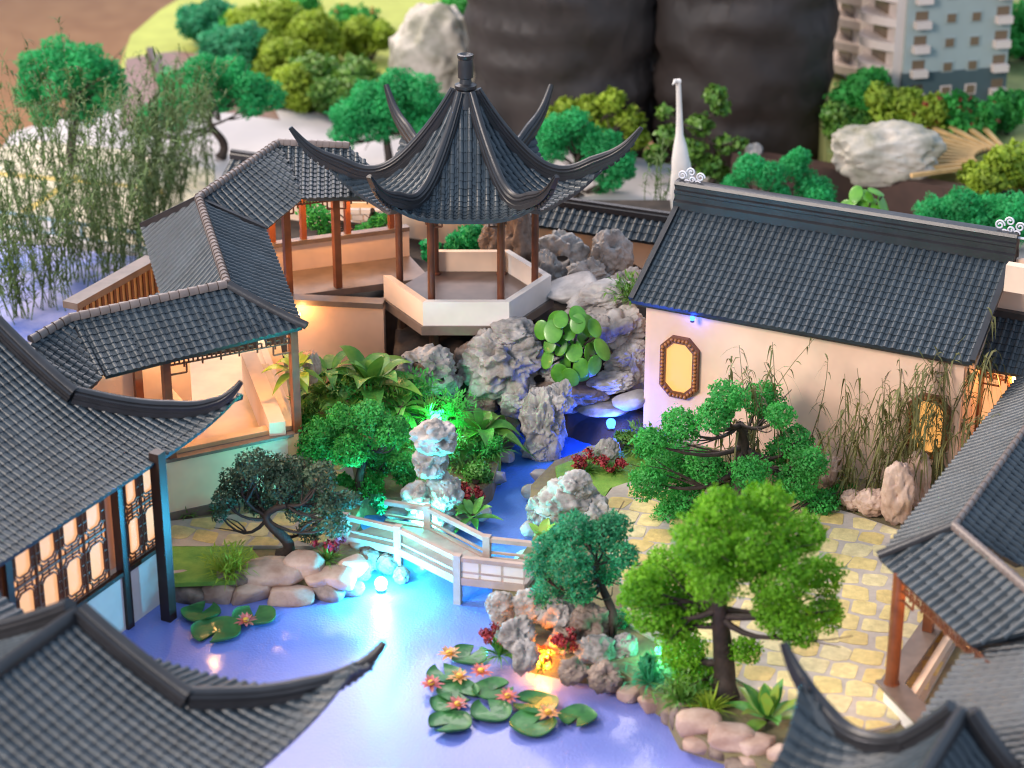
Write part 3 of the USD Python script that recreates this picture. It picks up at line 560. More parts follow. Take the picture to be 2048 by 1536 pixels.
# ================================================================ hip and gable halls (left hall, near left roof, near right roof)
def xieshan(th, G, n, e, tb, Tt, prof, tip, back, W=.85, L=.9, both=True, corner=1.6, ridge_h=1.2, lift=1.4, ridge=True, Ex=None):
    """G gable end of the main ridge, n outward of the seen slope, e along the ridge towards the gable. prof(d): height at run d from the ridge."""
    n, e = np.asarray(n, float), np.asarray(e, float); Tn = Tt - tb; Ex = Ex or Tn; sl = []
    lift = max(.4, (np.asarray(tip, float)[2] - 1.2 - prof(Tt)) / 1.5)
    G0 = np.array([G[0], G[1], 0.0])
    for side in ((1, -1) if both else (1,)):
        def fn(u, t, h, side=side):
            u, t, h = np.broadcast_arrays(np.asarray(u, float), np.asarray(t, float), np.asarray(h, float)); d = Tt - t
            c = np.clip(np.clip((u + 3.5) / (Ex + 3.5), 0, 1.3) * np.clip((d - tb * .6) / (Tt - tb * .6), 0, 1.3), 0, 1.25)
            z = prof(d) + lift * c ** 2.5; ep = .05; s_ = (prof(d + ep) - prof(d - ep)) / (2 * ep); k = 1 / np.sqrt(1 + s_ * s_)
            p = G0 + u.reshape(-1, 1) * e + (side * (d - s_ * k * h)).reshape(-1, 1) * n; p[:, 2] += (z + k * h).ravel(); return p
        out = [(-back, -.0)] + [(-3.5 + (Ex + 3.5 + corner) * i / 10, -corner * (i / 10) ** 2.2) for i in range(11)]
        sl.append(tile_slope(fn, Polygon(out + [(0.0, Tn), (0.0, Tt - .1), (-back, Tt - .1)]), W, L))
    def fe(u, t, h):       # end skirt below the gable: u along n, t up towards the gable
        u, t, h = np.broadcast_arrays(np.asarray(u, float), np.asarray(t, float), np.asarray(h, float)); d = Ex - t
        c = np.clip(np.clip(np.abs(u) / Tt, 0, 1.3) ** 4 * np.clip(d / Ex, 0, 1.3), 0, 1.7)
        g = Tn / Ex; z = prof(tb + d * g) + lift * c; s_ = (prof(tb + d * g + .05) - prof(tb + d * g - .05)) / .1 * g; k = 1 / np.sqrt(1 + s_ * s_)
        p = G0 + u.reshape(-1, 1) * n + (d - s_ * k * h).reshape(-1, 1) * e; p[:, 2] += (z + k * h).ravel(); return p
    ow = Tt + corner
    sl.append(tile_slope(fe, Polygon([(ow * (1 - 2 * i / 20), -corner * abs(1 - 2 * i / 20) ** 4) for i in range(21)] + [(-tb, Ex), (tb, Ex)]), W, L))
    add_roof(th, sl)
    th.part('gable', (np.array([G0 + n * tb + [0, 0, prof(tb)] - e * .4, G0 - n * tb + [0, 0, prof(tb)] - e * .4, G0 + [0, 0, prof(0.0)] - e * .4]), np.array([[0, 1, 2]])), 'white_wall')
    pro = np.array(ridge_prof(1, 1))
    for side in (1, -1):
        d = np.linspace(-.0, tb, 12); path = np.array([G0 + side * n * x + e * .1 + [0, 0, prof(x)] for x in d])
        bend = path[-1]; tp = np.asarray(tip, float)
        if side < 0: q = tp - G0; qn = q @ n; tp = tp - n * 2 * qn
        def hp(k):
            q = bend + (tp - bend) * k; kk = k * 1.22; d = tb + kk * Tn; c = (3.5 + kk * Ex) / (Ex + 3.5) * (d - tb * .6) / (Tt - tb * .6)
            q[2] = prof(d) + lift * c ** 2.5; return q
        hip = spline([bend, hp(.25), hp(.5), hp(.72), tp], 30)
        f = np.linspace(0, 1, 30); w = np.interp(f, [0, .6, .8, 1], [1.15, 1.1, .8, .45]); hh = np.interp(f, [0, .55, .8, 1], [ridge_h, ridge_h, ridge_h * .8, .35])
        pr = np.stack([pro * [a, b] for a, b in zip(w, hh)]); pr[:, :, 1] -= np.interp(f, [0, .6, .85, 1], [0.05, .05, .3, .25])[:, None]
        th.part('hip_ridge', MB().sweep(hip, pr), 'ridge', smooth=40)
        pr2 = np.broadcast_to(pro * [1.15, ridge_h], (12, len(pro), 2)); th.part('verge_ridge', MB().sweep(path, pr2), 'ridge', smooth=40)
        m = MB()
        for q in range(18, 27): m.beam(hip[q] - [0, 0, .25], hip[q] + (hip[q + 1] - hip[q]) * .7 - [0, 0, .28], .4, .5)
        th.part('horn_brackets', m, 'ridge')
    if ridge: th.part('main_ridge', MB().sweep([G0 + [0, 0, prof(0.0) - .1], G0 - e * back + [0, 0, prof(0.0) - .1]], half_round(.9, .75)), 'ridge', smooth=40)
def curve3(p0, p1, p2):    # parabola through three (run, height) pairs
    c = np.polyfit([p0[0], p1[0], p2[0]], [p0[1], p1[1], p2[1]], 2); return lambda d: np.polyval(c, d)
# left hall
bendC = at(140, 778, 17.2); tbC = 8.5; GC = bendC - N1 * tbC - E1 * .1
hallL = thing('left_hall', 'dark tiled hall with lit lattice windows at the left edge of the pond', 'hall', (-32, 138, 0))
eaveC = at(345, 895, 13.3); runC = (eaveC - GC)[:2] @ N1[:2]
tipC = at(480, 762, 16.4)
xieshan(hallL, GC, N1, E1, tbC, runC, curve3((0, 22.2), (tbC, 16.3), (runC, 13.0)), tipC, 38, W=.66, L=.66)
wC = GC + N1 * (runC - 2.1)
def cw(px, py): p = onplane(px, py, wC, N1); return (p - wC) @ E1, p[2]
def cpt(s, z, off=0.0): p = wC + E1 * s + N1 * off; return np.array([p[0], p[1], z])
sR, _ = cw(327, 1000); s1, _ = cw(232, 1000); s0, _ = cw(212, 1050); sL, _ = cw(4, 1100)
zt = 12.9; _, zb = cw(312, 1092)
hallL.part('wall', MB().wall(cpt(sR, 0), cpt(sR - 34, 0), -.3, zb - .1, .5), 'white_wall')
hallL.part('inner_wall', MB().wall(cpt(sR, 0, -.9), cpt(sR - 34, 0, -.9), zb - .1, 13.5, .2), 'cream')
hallL.part('end_wall', MB().wall(cpt(sR, 0), cpt(sR, 0, -12), -.3, 13.4, .5), 'cream')
for s, w in ((sR - .2, .5), (s1, .9), (sL, .8), (sL - 8.4, .8)): hallL.part('post', MB().box(cpt(s, -.5, .15), w * .8, w * .8, 14.0, math.radians(62.4)), 'dark_wood')
pc = at(338, 1238, 0); hallL.part('post', MB().box((pc[0], pc[1], -.5), .85, .85, 14.3, math.radians(62.4)), 'dark_wood', label='free standing corner post at the pond')
hallL.part('sill_beam', MB().beam(cpt(sR, zb - .05, .2), cpt(sR - 34, zb - .05, .2), .5, .35), 'dark_wood')
hallL.part('eave_beam', MB().beam(cpt(sR + 1.2, zt + .3, .1), cpt(sR - 34, zt + .3, .1), .5, .7), 'dark_wood')
def octagon(cx_, cz, w, h, c): return [(cx_ - w + c, cz - h), (cx_ + w - c, cz - h), (cx_ + w, cz - h + c), (cx_ + w, cz + h - c), (cx_ + w - c, cz + h), (cx_ - w + c, cz + h), (cx_ - w, cz + h - c), (cx_ - w, cz - h + c)]
def lattice_leaf(th, P, sa, sb, z0, z1, wood='fret', pane='lit_pane', nh=2):
    """One door leaf: frame, lattice and octagonal rings in front of a glowing pane."""
    f, l = MB(), MB(); w = sb - sa; ww, tt = .16, .12
    for a, b in (((sa, z0), (sb, z0)), ((sa, z1), (sb, z1)), ((sa, z0), (sa, z1)), ((sb, z0), (sb, z1)), ((sa, (z0 + z1) / 2), (sb, (z0 + z1) / 2))): f.beam(P(*a, .08), P(*b, .08), ww, .22)
    for k in range(nh):
        h0, h1 = z0 + (z1 - z0) * k / nh, z0 + (z1 - z0) * (k + 1) / nh; c = (sa + sb) / 2; cz = (h0 + h1) / 2
        for sc in (.66, .80):
            o = octagon(c, cz, w / 2 * sc, (h1 - h0) / 2 * (sc + .04), w * .14)
            for a, b in zip(o, o[1:] + o[:1]): l.beam(P(*a, .1), P(*b, .1), tt, .10)
        for q in (-.62, -.2, .2, .62):
            zz = cz + q * (h1 - h0) / 2
            for sd in (-1, 1): l.beam(P(c + sd * w * .5, zz, .1), P(c + sd * w * .33, zz, .1), tt, .1)
        for q in (-.5, 0, .5):
            for sd in (-1, 1): l.beam(P(c + q * w * .6, cz + sd * (h1 - h0) / 2, .1), P(c + q * w * .6, cz + sd * (h1 - h0) * .36, .1), tt, .1)
    g = th.part('window', f, wood); g.part('lattice', l, 'fret')
    g.part('pane', MB().hexa([P(s, z, o) for z in (z0, z1) for s, o in ((sa, -.12), (sb, -.12), (sb, -.04), (sa, -.04))]), pane)
P_C = lambda s, z, o: cpt(s, z, o)
for k in range(2):
    a, b = s1 + .55, sR - .75; lattice_leaf(hallL, P_C, a + (b - a) * k / 2 + .08, a + (b - a) * (k + 1) / 2 - .08, zb + .15, zt)
for k in range(4):
    a, b = sL + .5, s0 - .15; lattice_leaf(hallL, P_C, a + (b - a) * k / 4 + .06, a + (b - a) * (k + 1) / 4 - .06, zb + .15, zt)
for k in range(4):
    a, b = sL - 8, sL - .5; lattice_leaf(hallL, P_C, a + (b - a) * k / 4 + .06, a + (b - a) * (k + 1) / 4 - .06, zb + .15, zt)
# near left roof
GD = at(150, 1222, 17.4); tbD = 7.6
nearL = thing('near_left_hall', 'blurred dark hip roof with upturned horn, nearest the lens at lower left', 'hall', (GD[0], GD[1], 0))
xieshan(nearL, GD, N1, E1, tbD, 13.4, curve3((0, 17.0), (tbD, 13.1), (13.4, 11.2)), at(765, 1283, 15.0), 24, W=.70, L=.72, corner=2.2)
nearL.part('wall', MB().prism([tuple((GD + N1 * a + E1 * b)[:2]) for a, b in ((-10, 3), (10, 3), (10, -22), (-10, -22))], -.5, 11.0), 'cream')
# near right roof
GH = at(1923, 1420, 16.8); tbH = 4.2; bH = at(1822, 1468, 14.2)
nearR = thing('near_right_hall', 'hip roof with upturned horn at the lower right corner', 'hall', (GH[0], GH[1], 0))
tbH = float((GH - bH)[:2] @ N1[:2])
xieshan(nearR, GH, -N1, E1, tbH, tbH + 7.0, curve3((0, 16.4), (tbH, 13.4), (tbH + 7.0, 11.6)), at(1570, 1285, 16.0), 20, W=.84, L=.85, corner=.3, ridge_h=1.1, Ex=1.9)
nearR.part('wall', MB().prism([tuple((GH + N1 * a + E1 * b)[:2]) for a, b in ((-9, 3), (9, 3), (9, -20), (-9, -20))], 0, 11.0), 'cream')

# ================================================================ right hall with octagonal windows
def gable_hall(th, e0, e1, zr, run, W, L, over=1.3, sag=.1):
    e0, e1 = np.asarray(e0, float), np.asarray(e1, float); a = unit((e1 - e0)[:2]); n = np.array([-a[1], a[0]])
    r0, r1 = np.r_[e0[:2] + n * run, zr], np.r_[e1[:2] + n * run, zr]
    b0, b1 = np.r_[e0[:2] + n * 2 * run, e0[2]], np.r_[e1[:2] + n * 2 * run, e1[2]]
    add_roof(th, [quad_slope(e0, e1, r1, r0, W, L, sag), quad_slope(b1, b0, r0, r1, W, L, sag)])
    return r0, r1, b0, b1, a, n
hallE = thing('right_hall', 'cream hall with dark tiled gable roof and two octagonal windows', 'hall', at(1620, 850, 2))
e0, e1 = at(1262, 602, 14.1), at(1945, 727, 14.1)
r0, r1, b0, b1, aE, nE = gable_hall(hallE, e0, e1, 19.6, 10.0, .68, .62)
rp = [(-.75, -.3), (.75, -.3), (.75, .35), (.45, .45), (.45, .95), (.6, 1.05), (.6, 1.3), (.4, 1.4), (.4, 1.75), (.62, 1.85), (.5, 2.1), (0, 2.15)]; rp = rp + [(-x, y) for x, y in rp[-2::-1] if x]
hallE.part('main_ridge', MB().sweep([r0 - np.r_[aE * .3, 0], r1 + np.r_[aE * .3, 0]], rp), 'ridge', smooth=30)
def scroll(c, u, sc=1.0):
    m = MB(); U = np.r_[u, 0]; Z = np.array([0, 0, 1.0])
    for dx, dz, r, tn in ((-.9, .35, .42, 1.5), (-.1, .75, .38, -1.4), (.75, .4, .42, 1.5), (0, .05, .3, 1.2), (-.45, -.25, .28, -1.2), (.5, -.2, .28, 1.3)):
        t = np.linspace(0, abs(tn) * 2 * math.pi, 22); rr = r * (1 - t / t[-1] * .75) * sc
        m.tube([c + U * (dx * sc + x * math.cos(q) * np.sign(tn)) + Z * (dz * sc + x * math.sin(q)) for q, x in zip(t, rr)], .085, 5)
    m.tube([c + U * -1.4 * sc + Z * -.5, c + U * 1.4 * sc + Z * -.5], .12, 5); return m
for c in (r0 + np.r_[aE * 1.1, 2.2], r1 - np.r_[aE * .4, -2.2]): hallE.part('ridge_ornament', scroll(np.asarray(c), aE, 1.0), 'scroll', smooth=True)
for w0, w1 in ((r0, e0), (r1, e1)): hallE.part('verge', MB().beam(np.asarray(w0) + [0, 0, .15], np.asarray(w1) + [0, 0, .15], .45, .45), 'ridge')
f0, f1 = e0[:2] + aE * 1.3 + nE * 1.4, e1[:2] - aE * .9 + nE * 1.4
hallE.part('front_wall', MB().wall(f0, f1, 1, 14.6, .5), 'peach'); hallE.part('back_wall', MB().wall(f0 + nE * 17, f1 + nE * 17, 1, 14.6, .5), 'cream')
for f in (f0, f1):
    q0, q1 = f, f + nE * 17; mid = (q0 + q1) / 2; v = [(*q0, 1), (*q1, 1), (*q1, 14.4), (*mid, 19.3), (*q0, 14.4)]; v2 = [(x - aE[0] * .5, y - aE[1] * .5, z) for x, y, z in v]
    hallE.part('gable_wall', (np.array(v + v2), np.array([(0, 1, 2), (0, 2, 4), (2, 3, 4), (5, 7, 6), (5, 9, 7), (7, 9, 8), (0, 4, 9), (0, 9, 5), (1, 6, 7), (1, 7, 2)])), 'peach')
hallE.part('eave_board', MB().beam(np.r_[e0[:2] + aE * .3 + nE * .35, 13.9], np.r_[e1[:2] - aE * .3 + nE * .35, 13.9], .2, .5), 'dark_wood')
def bead_window(th, c, u, n, w, h, cut, label=None):
    """Octagonal window: bevelled frame with a string of beads round a glowing pane."""
    U = np.r_[u, 0]; Nn = np.r_[n, 0]; P = lambda a, z, o: c + U * a + np.array([0, 0, z]) + Nn * o
    o1, o0 = octagon(0, 0, w, h, cut), octagon(0, 0, w * .70, h * .80, cut * .72); m = MB(); k = 8
    V = [P(*p, -.45) for p in o1] + [P(*p, -.45) for p in o0] + [P(*p, 0) for p in o1] + [P(*p, 0) for p in o0]
    m.add(V, [(i, (i + 1) % 8, 8 + (i + 1) % 8, 8 + i) for i in range(8)] + [(i, 16 + i, 16 + (i + 1) % 8, (i + 1) % 8) for i in range(8)] + [(8 + i, 8 + (i + 1) % 8, 24 + (i + 1) % 8, 24 + i) for i in range(8)])
    wn = th.part('window', m, 'fret', label=label); b = MB(); om = octagon(0, 0, w * .86, h * .91, cut * .86)
    for p, q in zip(om, om[1:] + om[:1]):
        d = math.dist(p, q); nb = max(2, int(d / .33))
        for i in range(nb): b.ball(P(p[0] + (q[0] - p[0]) * i / nb, p[1] + (q[1] - p[1]) * i / nb, -.5), .16, 1)
    wn.part('beads', b, 'gold_frame', smooth=True)
    wn.part('pane', (np.array([P(*p, -.3) for p in o0]), np.array([(0, i, i + 1) for i in range(1, 7)])), 'lit_pane_yellow')
for (px, py), lb in (((1361, 733), 'octagonal window in clear view'), ((1858, 850), 'octagonal window behind bamboo leaves')):
    c = onplane(px, py, np.r_[f0 - nE * .25, 0], nE); bead_window(hallE, c, aE, nE, 1.72, 2.75, .95, lb)

# lit annexe to the right of the hall: low roof, lit panels, white gable
anx = thing('lit_annexe', 'annexe with lit panels and low blue tiled roof beside the right hall', 'annexe', at(2000, 850, 2))
g0 = at(1940, 733, 11.6); g1 = g0 + np.r_[aE * 12, 0]
h0 = np.r_[g0[:2] + nE * 4.6, 14.6]; h1 = np.r_[g1[:2] + nE * 4.6, 14.6]
add_roof(anx, [quad_slope(g0, g1, h1, h0, .66, .6)])
anx.part('roof_ridge', MB().beam(h0 + [0, 0, .2], h1 + [0, 0, .2], .7, .6), 'ridge')
k0 = g0[:2] + nE * 1.5 + aE * .5; k1 = g1[:2] + nE * 1.5
anx.part('wall', MB().wall(k0 + nE * .8, k1 + nE * .8, 1.0, 12.0, .4), 'cream')
for k in range(4):
    a_, b_ = k0 + aE * (.35 + 2.6 * k), k0 + aE * (2.55 + 2.6 * k)
    anx.part('lit_panel', MB().wall(a_ + nE * .4, b_ + nE * .4, 1.6, 11.0, .2), 'lit_pane'); anx.part('post', MB().box((*(k0 + aE * 2.6 * k), 1.0), .5, .5, 10.8, math.atan2(aE[1], aE[0])), 'red_wood')
anx.part('fretwork', fretwork(k0, k0 + aE * 10.6, 9.7, 10.9, 20), 'fret')
anx.part('white_gable', MB().wall(h0[:2] + nE * .5, h1[:2] + nE * .5, 8, 19.5, .5), 'peach')
st = thing('stepped_wall', 'white stepped gable wall top at the right edge beside the ridge ornament', 'wall', at(2040, 520, 18))
c = at(2036, 520, 21.0); st.part('wall', MB().wall(c[:2] - aE * .8, c[:2] + aE * 8, 18.4, 20.6, .9), 'cream'); st.part('upper_step', MB().wall(c[:2] + aE * 1.0, c[:2] + aE * 8, 20.6, 22.0, .9), 'white_wall')

# ================================================================ right corridor at the paving, and the roof between it and the near hall
corR = thing('right_corridor', 'corner of a covered walk with red post and lit bench at the right', 'corridor', at(1780, 1400, 2))
zG = 11.6; q0 = at(1758, 1118, zG); q1 = at(1942, 1291, zG); dG = unit((q1 - q0)[:2]); nG = np.array([-dG[1], dG[0]])
if nG[0] < 0: nG = -nG
q1 = np.r_[q0[:2] + dG * np.linalg.norm((q1 - q0)[:2]), zG]
rg0 = at(1908, 1055, zG + 2.7); rg1 = np.r_[rg0[:2] + dG * 13, zG + 2.7]
q2 = np.r_[q0[:2] + E1[:2] * 34, zG]; rg2 = np.r_[rg0[:2] + E1[:2] * 34, zG + 2.7]
m0 = mirror(q2, rg0, rg2); 
w_ = float((rg0 - q0)[:2] @ nG)
i1 = np.r_[rg1[:2] + nG * w_, zG]; 
# right-hand slopes meet in a valley line
n1r = N1[:2]; wr = abs(float((rg0 - q0)[:2] @ n1r))
A_ = np.array([[nG @ nG, nG @ n1r], [nG @ n1r, 1]]); vly = np.linalg.solve(np.stack([nG, n1r]), [w_, wr]); v3 = np.r_[rg0[:2] + vly, zG]
slG = [quad_slope(q0, q1, rg1, rg0, .80, .80), quad_slope(q2, q0, rg0, rg2, .78, .7), quad_slope(v3, np.r_[v3[:2] + E1[:2] * 30, zG], rg2, rg0, .78, .7)]
add_roof(corR, slG)
corR.part('hip_ridge', MB().sweep([rg0, q0 + [0, 0, .15]], half_round(.6, .5)), 'ridge', smooth=40)
beaded_ridge(corR, [rg0, rg1], .7, .5); beaded_ridge(corR, [rg0, rg2], .55, .4, 1.0)
pg = at(1783, 1366, 3.2)
corR.part('post', MB().lathe((pg[0], pg[1], 3.1), [(.55, 0), (.55, .2), (.48, .3), (.48, 8.6), (0, 8.6)], 14), 'red_wood', smooth=40)
l0, l1, l2 = pg[:2], pg[:2] + dG * 12, pg[:2] + E1[:2] * 12
corR.part('half_wall', MB().wall(l0 - nG * .1, l1 - nG * .1, 1, 2.95, .9), 'white_wall'); corR.part('half_wall_cap', MB().wall(l0 - dG * .7, l1, 2.95, 3.2, 1.7), 'cap')
corR.part('half_wall', MB().wall(l0, l2, 1, 2.95, .6), 'cream'); corR.part('half_wall_cap', MB().wall(l0, l2, 2.96, 3.21, 1.6), 'cap')
corR.part('floor', MB().prism([l0, l1, l1 + E1[:2] * 12 + 0, l2 + n1r * 0], .9, 1.3), 'tan_floor')
corR.part('inner_bench', MB().wall(l0 + n1r * 1.2 + dG * .3, l2 + n1r * 1.2, 1.3, 2.7, .5), 'cream')
corR.part('fretwork', fretwork(l0 + nG * 0, l1, 9.9, 11.2, 16), 'fret')
for k in (1, 2): corR.part('post', MB().box((*(l0 + E1[:2] * 8 * k), 1.2), .7, .7, 10.2, 1.1), 'red_wood')
mid = thing('middle_right_roof', 'fine brown tiled roof between the covered walk and the near right horn', 'roof', at(1960, 1330, 11))
j0 = at(1845, 1436, 10.4); j1 = np.r_[j0[:2] + E1[:2] * 16, 10.4]; j0 = np.r_[j0[:2] - E1[:2] * 12, 10.4]
jr0, jr1 = np.r_[j0[:2] + n1r * 9.5, 14.6], np.r_[j1[:2] + n1r * 9.5, 14.6]
add_roof(mid, [quad_slope(j0, j1, jr1, jr0, .84, .8)])
mid.part('ridge', MB().beam(jr0 + [0, 0, .3], jr1 + [0, 0, .3], 1.3, .9), 'ridge'); mid.part('wall', MB().wall(j0[:2] + n1r * 6, j1[:2] + n1r * 6, 0, 11, .5), 'cream')

# ================================================================ garden walls behind
gw = thing('garden_wall', 'garden wall with tiled coping running behind the pavilion', 'wall', (2, 205, 4))
z = 12.5; u0, u1 = at(1075, 396, z), at(1352, 436, z); dW = unit((u1 - u0)[:2]); nW = np.array([-dW[1], dW[0]])
ua, ub = u0[:2] - dW * 34, u1[:2] + dW * 3
gw.part('wall', MB().wall(ua, ub, 2, 11.2, .8), 'cream')
slw = [quad_slope(np.r_[ua - nW * 2.4, 10.6], np.r_[ub - nW * 2.4, 10.6], np.r_[ub, 12.2], np.r_[ua, 12.2], .8, .8), quad_slope(np.r_[ub + nW * 2.4, 10.6], np.r_[ua + nW * 2.4, 10.6], np.r_[ua, 12.2], np.r_[ub, 12.2], .8, .8)]
add_roof(gw, slw); gw.part('coping_ridge', MB().sweep([np.r_[ua, 12.1], np.r_[ub, 12.1]], [(-.45, 0), (.45, 0), (.45, .5), (.3, .6), (.3, .85), (0, .95), (-.3, .85), (-.3, .6), (-.45, .5)]), 'ridge')
bwall = thing('slatted_wall', 'orange lit slatted wall with grey coping behind the left corridor', 'wall', at(230, 580, 12))
sa_, sb_ = at(140, 607, 13.5), at(305, 515, 13.5)
bwall.part('coping', MB().wall(sa_, sb_, 13.0, 13.6, 1.5), 'cap'); bwall.part('wall', MB().wall(sa_ + [.6, 1.2, 0], sb_ + [.6, 1.2, 0], 2, 13.0, .3), 'tan_floor')
for k in range(14): p = sa_ + (sb_ - sa_) * (k + .5) / 14; bwall.part('slat', MB().box((p[0] + .35, p[1] + .1, 3), .22, .35, 10.0, .5), 'fret')

# ================================================================ small things: generators
def leaves(clumps, dens, size, seed, lum=.5, aspect=.6, flat=0.0):
    """Small leaf faces filling uneven clumps: clumps = [(centre, radius)], as one mesh."""
    rng = np.random.default_rng(seed); P, Nr = [], []
    for c, r in clumps:
        n = int(dens * r * r); u = rng.normal(size=(n, 3)); u /= np.linalg.norm(u, axis=1, keepdims=True)
        lump = .40 + .62 * meshkit.noise(u * 2.3 + np.asarray(c) * .7, seed) + .34 * meshkit.noise(u * 5.5 + np.asarray(c), seed + 1)
        rr = r * lump * (rng.random(n) ** .26)
        p = np.asarray(c) + u * rr[:, None] * [1, 1, .85]; P.append(p); Nr.append(u + rng.normal(size=(n, 3)) * .45 + [0, 0, .25])
    P = np.vstack(P); n = len(P); Nr = np.vstack(Nr); Nr /= np.linalg.norm(Nr, axis=1, keepdims=True); a = rng.normal(size=(n, 3)); b = rng.normal(size=(n, 3)); a[:, 2] *= (1 - flat); b[:, 2] *= (1 - flat)
    a /= np.linalg.norm(a, axis=1, keepdims=True); b -= (b * a).sum(1, keepdims=True) * a; b /= np.linalg.norm(b, axis=1, keepdims=True)
    s = size * rng.uniform(.6, 1.3, n)[:, None]; a, b = a * s, b * s * aspect
    nn = np.cross(a, b); nn /= np.linalg.norm(nn, axis=1, keepdims=True); fl = np.where((nn * Nr).sum(1, keepdims=True) < 0, -1, 1); b = b * fl; nn = nn * fl; bow = nn * s * .25
    V = np.stack([P - a, P - b * .9 + bow, P + a, P + b * .9 + bow], 1).reshape(-1, 3); i = np.arange(n)[:, None] * 4
    return V, np.vstack([i + [0, 1, 2], i + [0, 2, 3]]), np.repeat(unit_rows(Nr * .8 + nn * .35), 4, 0)
def unit_rows(v): return v / np.maximum(np.linalg.norm(v, axis=1, keepdims=True), 1e-9)
def branchy(base, top, targets, r0, seed, wig=.5):
    """Tapered trunk with one limb to every clump."""
    rng = np.random.default_rng(seed); base, top = np.asarray(base, float), np.asarray(top, float); m = MB()
    tk = spline([base, base + (top - base) * .35 + rng.normal(size=3) * [wig, wig, 0], base + (top - base) * .7 + rng.normal(size=3) * [wig, wig, 0], top], 14)
    rad = r0 * np.linspace(1.0, .5, 14); rad[0] *= 1.35; m.tube(tk, rad, 8)
    for t, r in targets:
        t = np.asarray(t); L = np.linalg.norm(t - tk, axis=1); k = int(np.clip(np.argmin(L + np.abs(np.arange(14) - 9) * .25 + (tk[:, 2] > t[2] + .6) * 3), 3, 13)); s = tk[k]
        md = s + (t - s) * .5 + rng.normal(size=3) * .35 * np.linalg.norm(t - s) * .4 - [0, 0, .15 * np.linalg.norm(t - s)]
        m.tube(spline([s, md, t], 7), np.linspace(rad[k] * .5, .07, 7), 5)
        for _ in range(3):
            e = t + rng.normal(size=3) * r * .6; m.tube(spline([md, (md + e) / 2 + rng.normal(size=3) * .2, e], 5), np.linspace(.10, .03, 5), 4)
    return m
def tree(name, label, base, topz, circles, material, dens, size, seed, r0=.6, cat='tree', depth=.55, lean=0.0, wig=.45, group=None):
    """circles: where each foliage clump shows in the photograph (px, py, radius px); clumps get their own depth around the trunk."""
    rng = np.random.default_rng(seed); base = np.asarray(base, float); k = cmpx(base); cl = []
    xs = [c[0] for c in circles]; half = (max(xs) - min(xs)) / 2 * k
    cxm = sum(xs) / len(xs)
    for px, py, r in circles:
        e = math.sqrt(max(0, 1 - ((px - cxm) * k / max(half, .1)) ** 2)); dy = rng.uniform(-1, 1) * half * depth * (0.35 + .65 * e)
        p = aty(px, py, base[1] + dy); cl.append((p, r * k * ({'emerald': 1.10, 'lime': .99, 'midgreen': 1.02}.get(material, .97))))
    top = np.array([base[0] + lean + (aty(cxm, 0, base[1])[0] - base[0]) * .3, base[1], topz])
    t = thing(name, label, cat, base, group)
    t.part('trunk', branchy(base, top, cl, r0, seed, wig), 'bark', smooth=True); t.part('crown', leaves(cl, dens, size, seed), material)
    return t
def bush(label, px, py, r, material, zb=0.0, seed=0, name='shrub', dens=230, size=.26, flower=None, cat='shrub', n=5, y=None, dark=False):
    """A low bush: a few clumps on short stems, with flowers where given."""
    rng = np.random.default_rng(seed + 77); b = at(px, py + r * .8, zb) if y is None else aty(px, py + r * .8, y); k = cmpx(b); cl = []
    for i in range(n):
        q = aty(px + rng.uniform(-.55, .55) * r, py + rng.uniform(-.45, .4) * r, b[1] + rng.uniform(-.5, .5) * r * k); cl.append((q, r * k * rng.uniform(.5, .68)))
    t = thing(name, label, cat, b, 'bushes in the planting beds'); m = MB()
    for c, rr in cl: m.tube([b, b + (c - b) * .5 + rng.normal(size=3) * .1, c], [.18, .12, .05], 5)
    t.part('stem', m, 'bark'); t.part('crown', leaves(cl, dens, size, seed), material)
    if flower:
        fl = []
        for c, rr in cl:
            for _ in range(4): u = unit(rng.normal(size=3) + [0, -.5, .9]); fl.append((c + u * rr * .85, .32))
        t.part('blossom', leaves(fl, 200, .16, seed + 5), flower)
    return t
def blade(base, direction, L, w, droop, n=5, fold=.12, tipk=.05, shape=0.5):
    """One leaf: a curved, slightly folded strip with a pointed tip."""
    d = unit(direction); side = np.cross(d, [0, 0, 1.0]); side = unit(side) if np.linalg.norm(side) > 1e-3 else np.array([1.0, 0, 0]); V = []
    for i in range(n + 1):
        q = i / n; c = np.asarray(base) + d * L * q - np.array([0, 0, droop * L * q * q]); ww = w * (math.sin(math.pi * min(1, q ** shape * .97 + .03)) * .95 + tipk) / 2
        up = np.array([0, 0, fold * w * math.sin(math.pi * q)]); V += [c - side * ww + up, c - [0, 0, .0], c + side * ww + up]
    F = []
    for i in range(n):
        a = 3 * i; F += [(a, a + 1, a + 4, a + 3), (a + 1, a + 2, a + 5, a + 4)]
    return np.array(V), np.array(F)
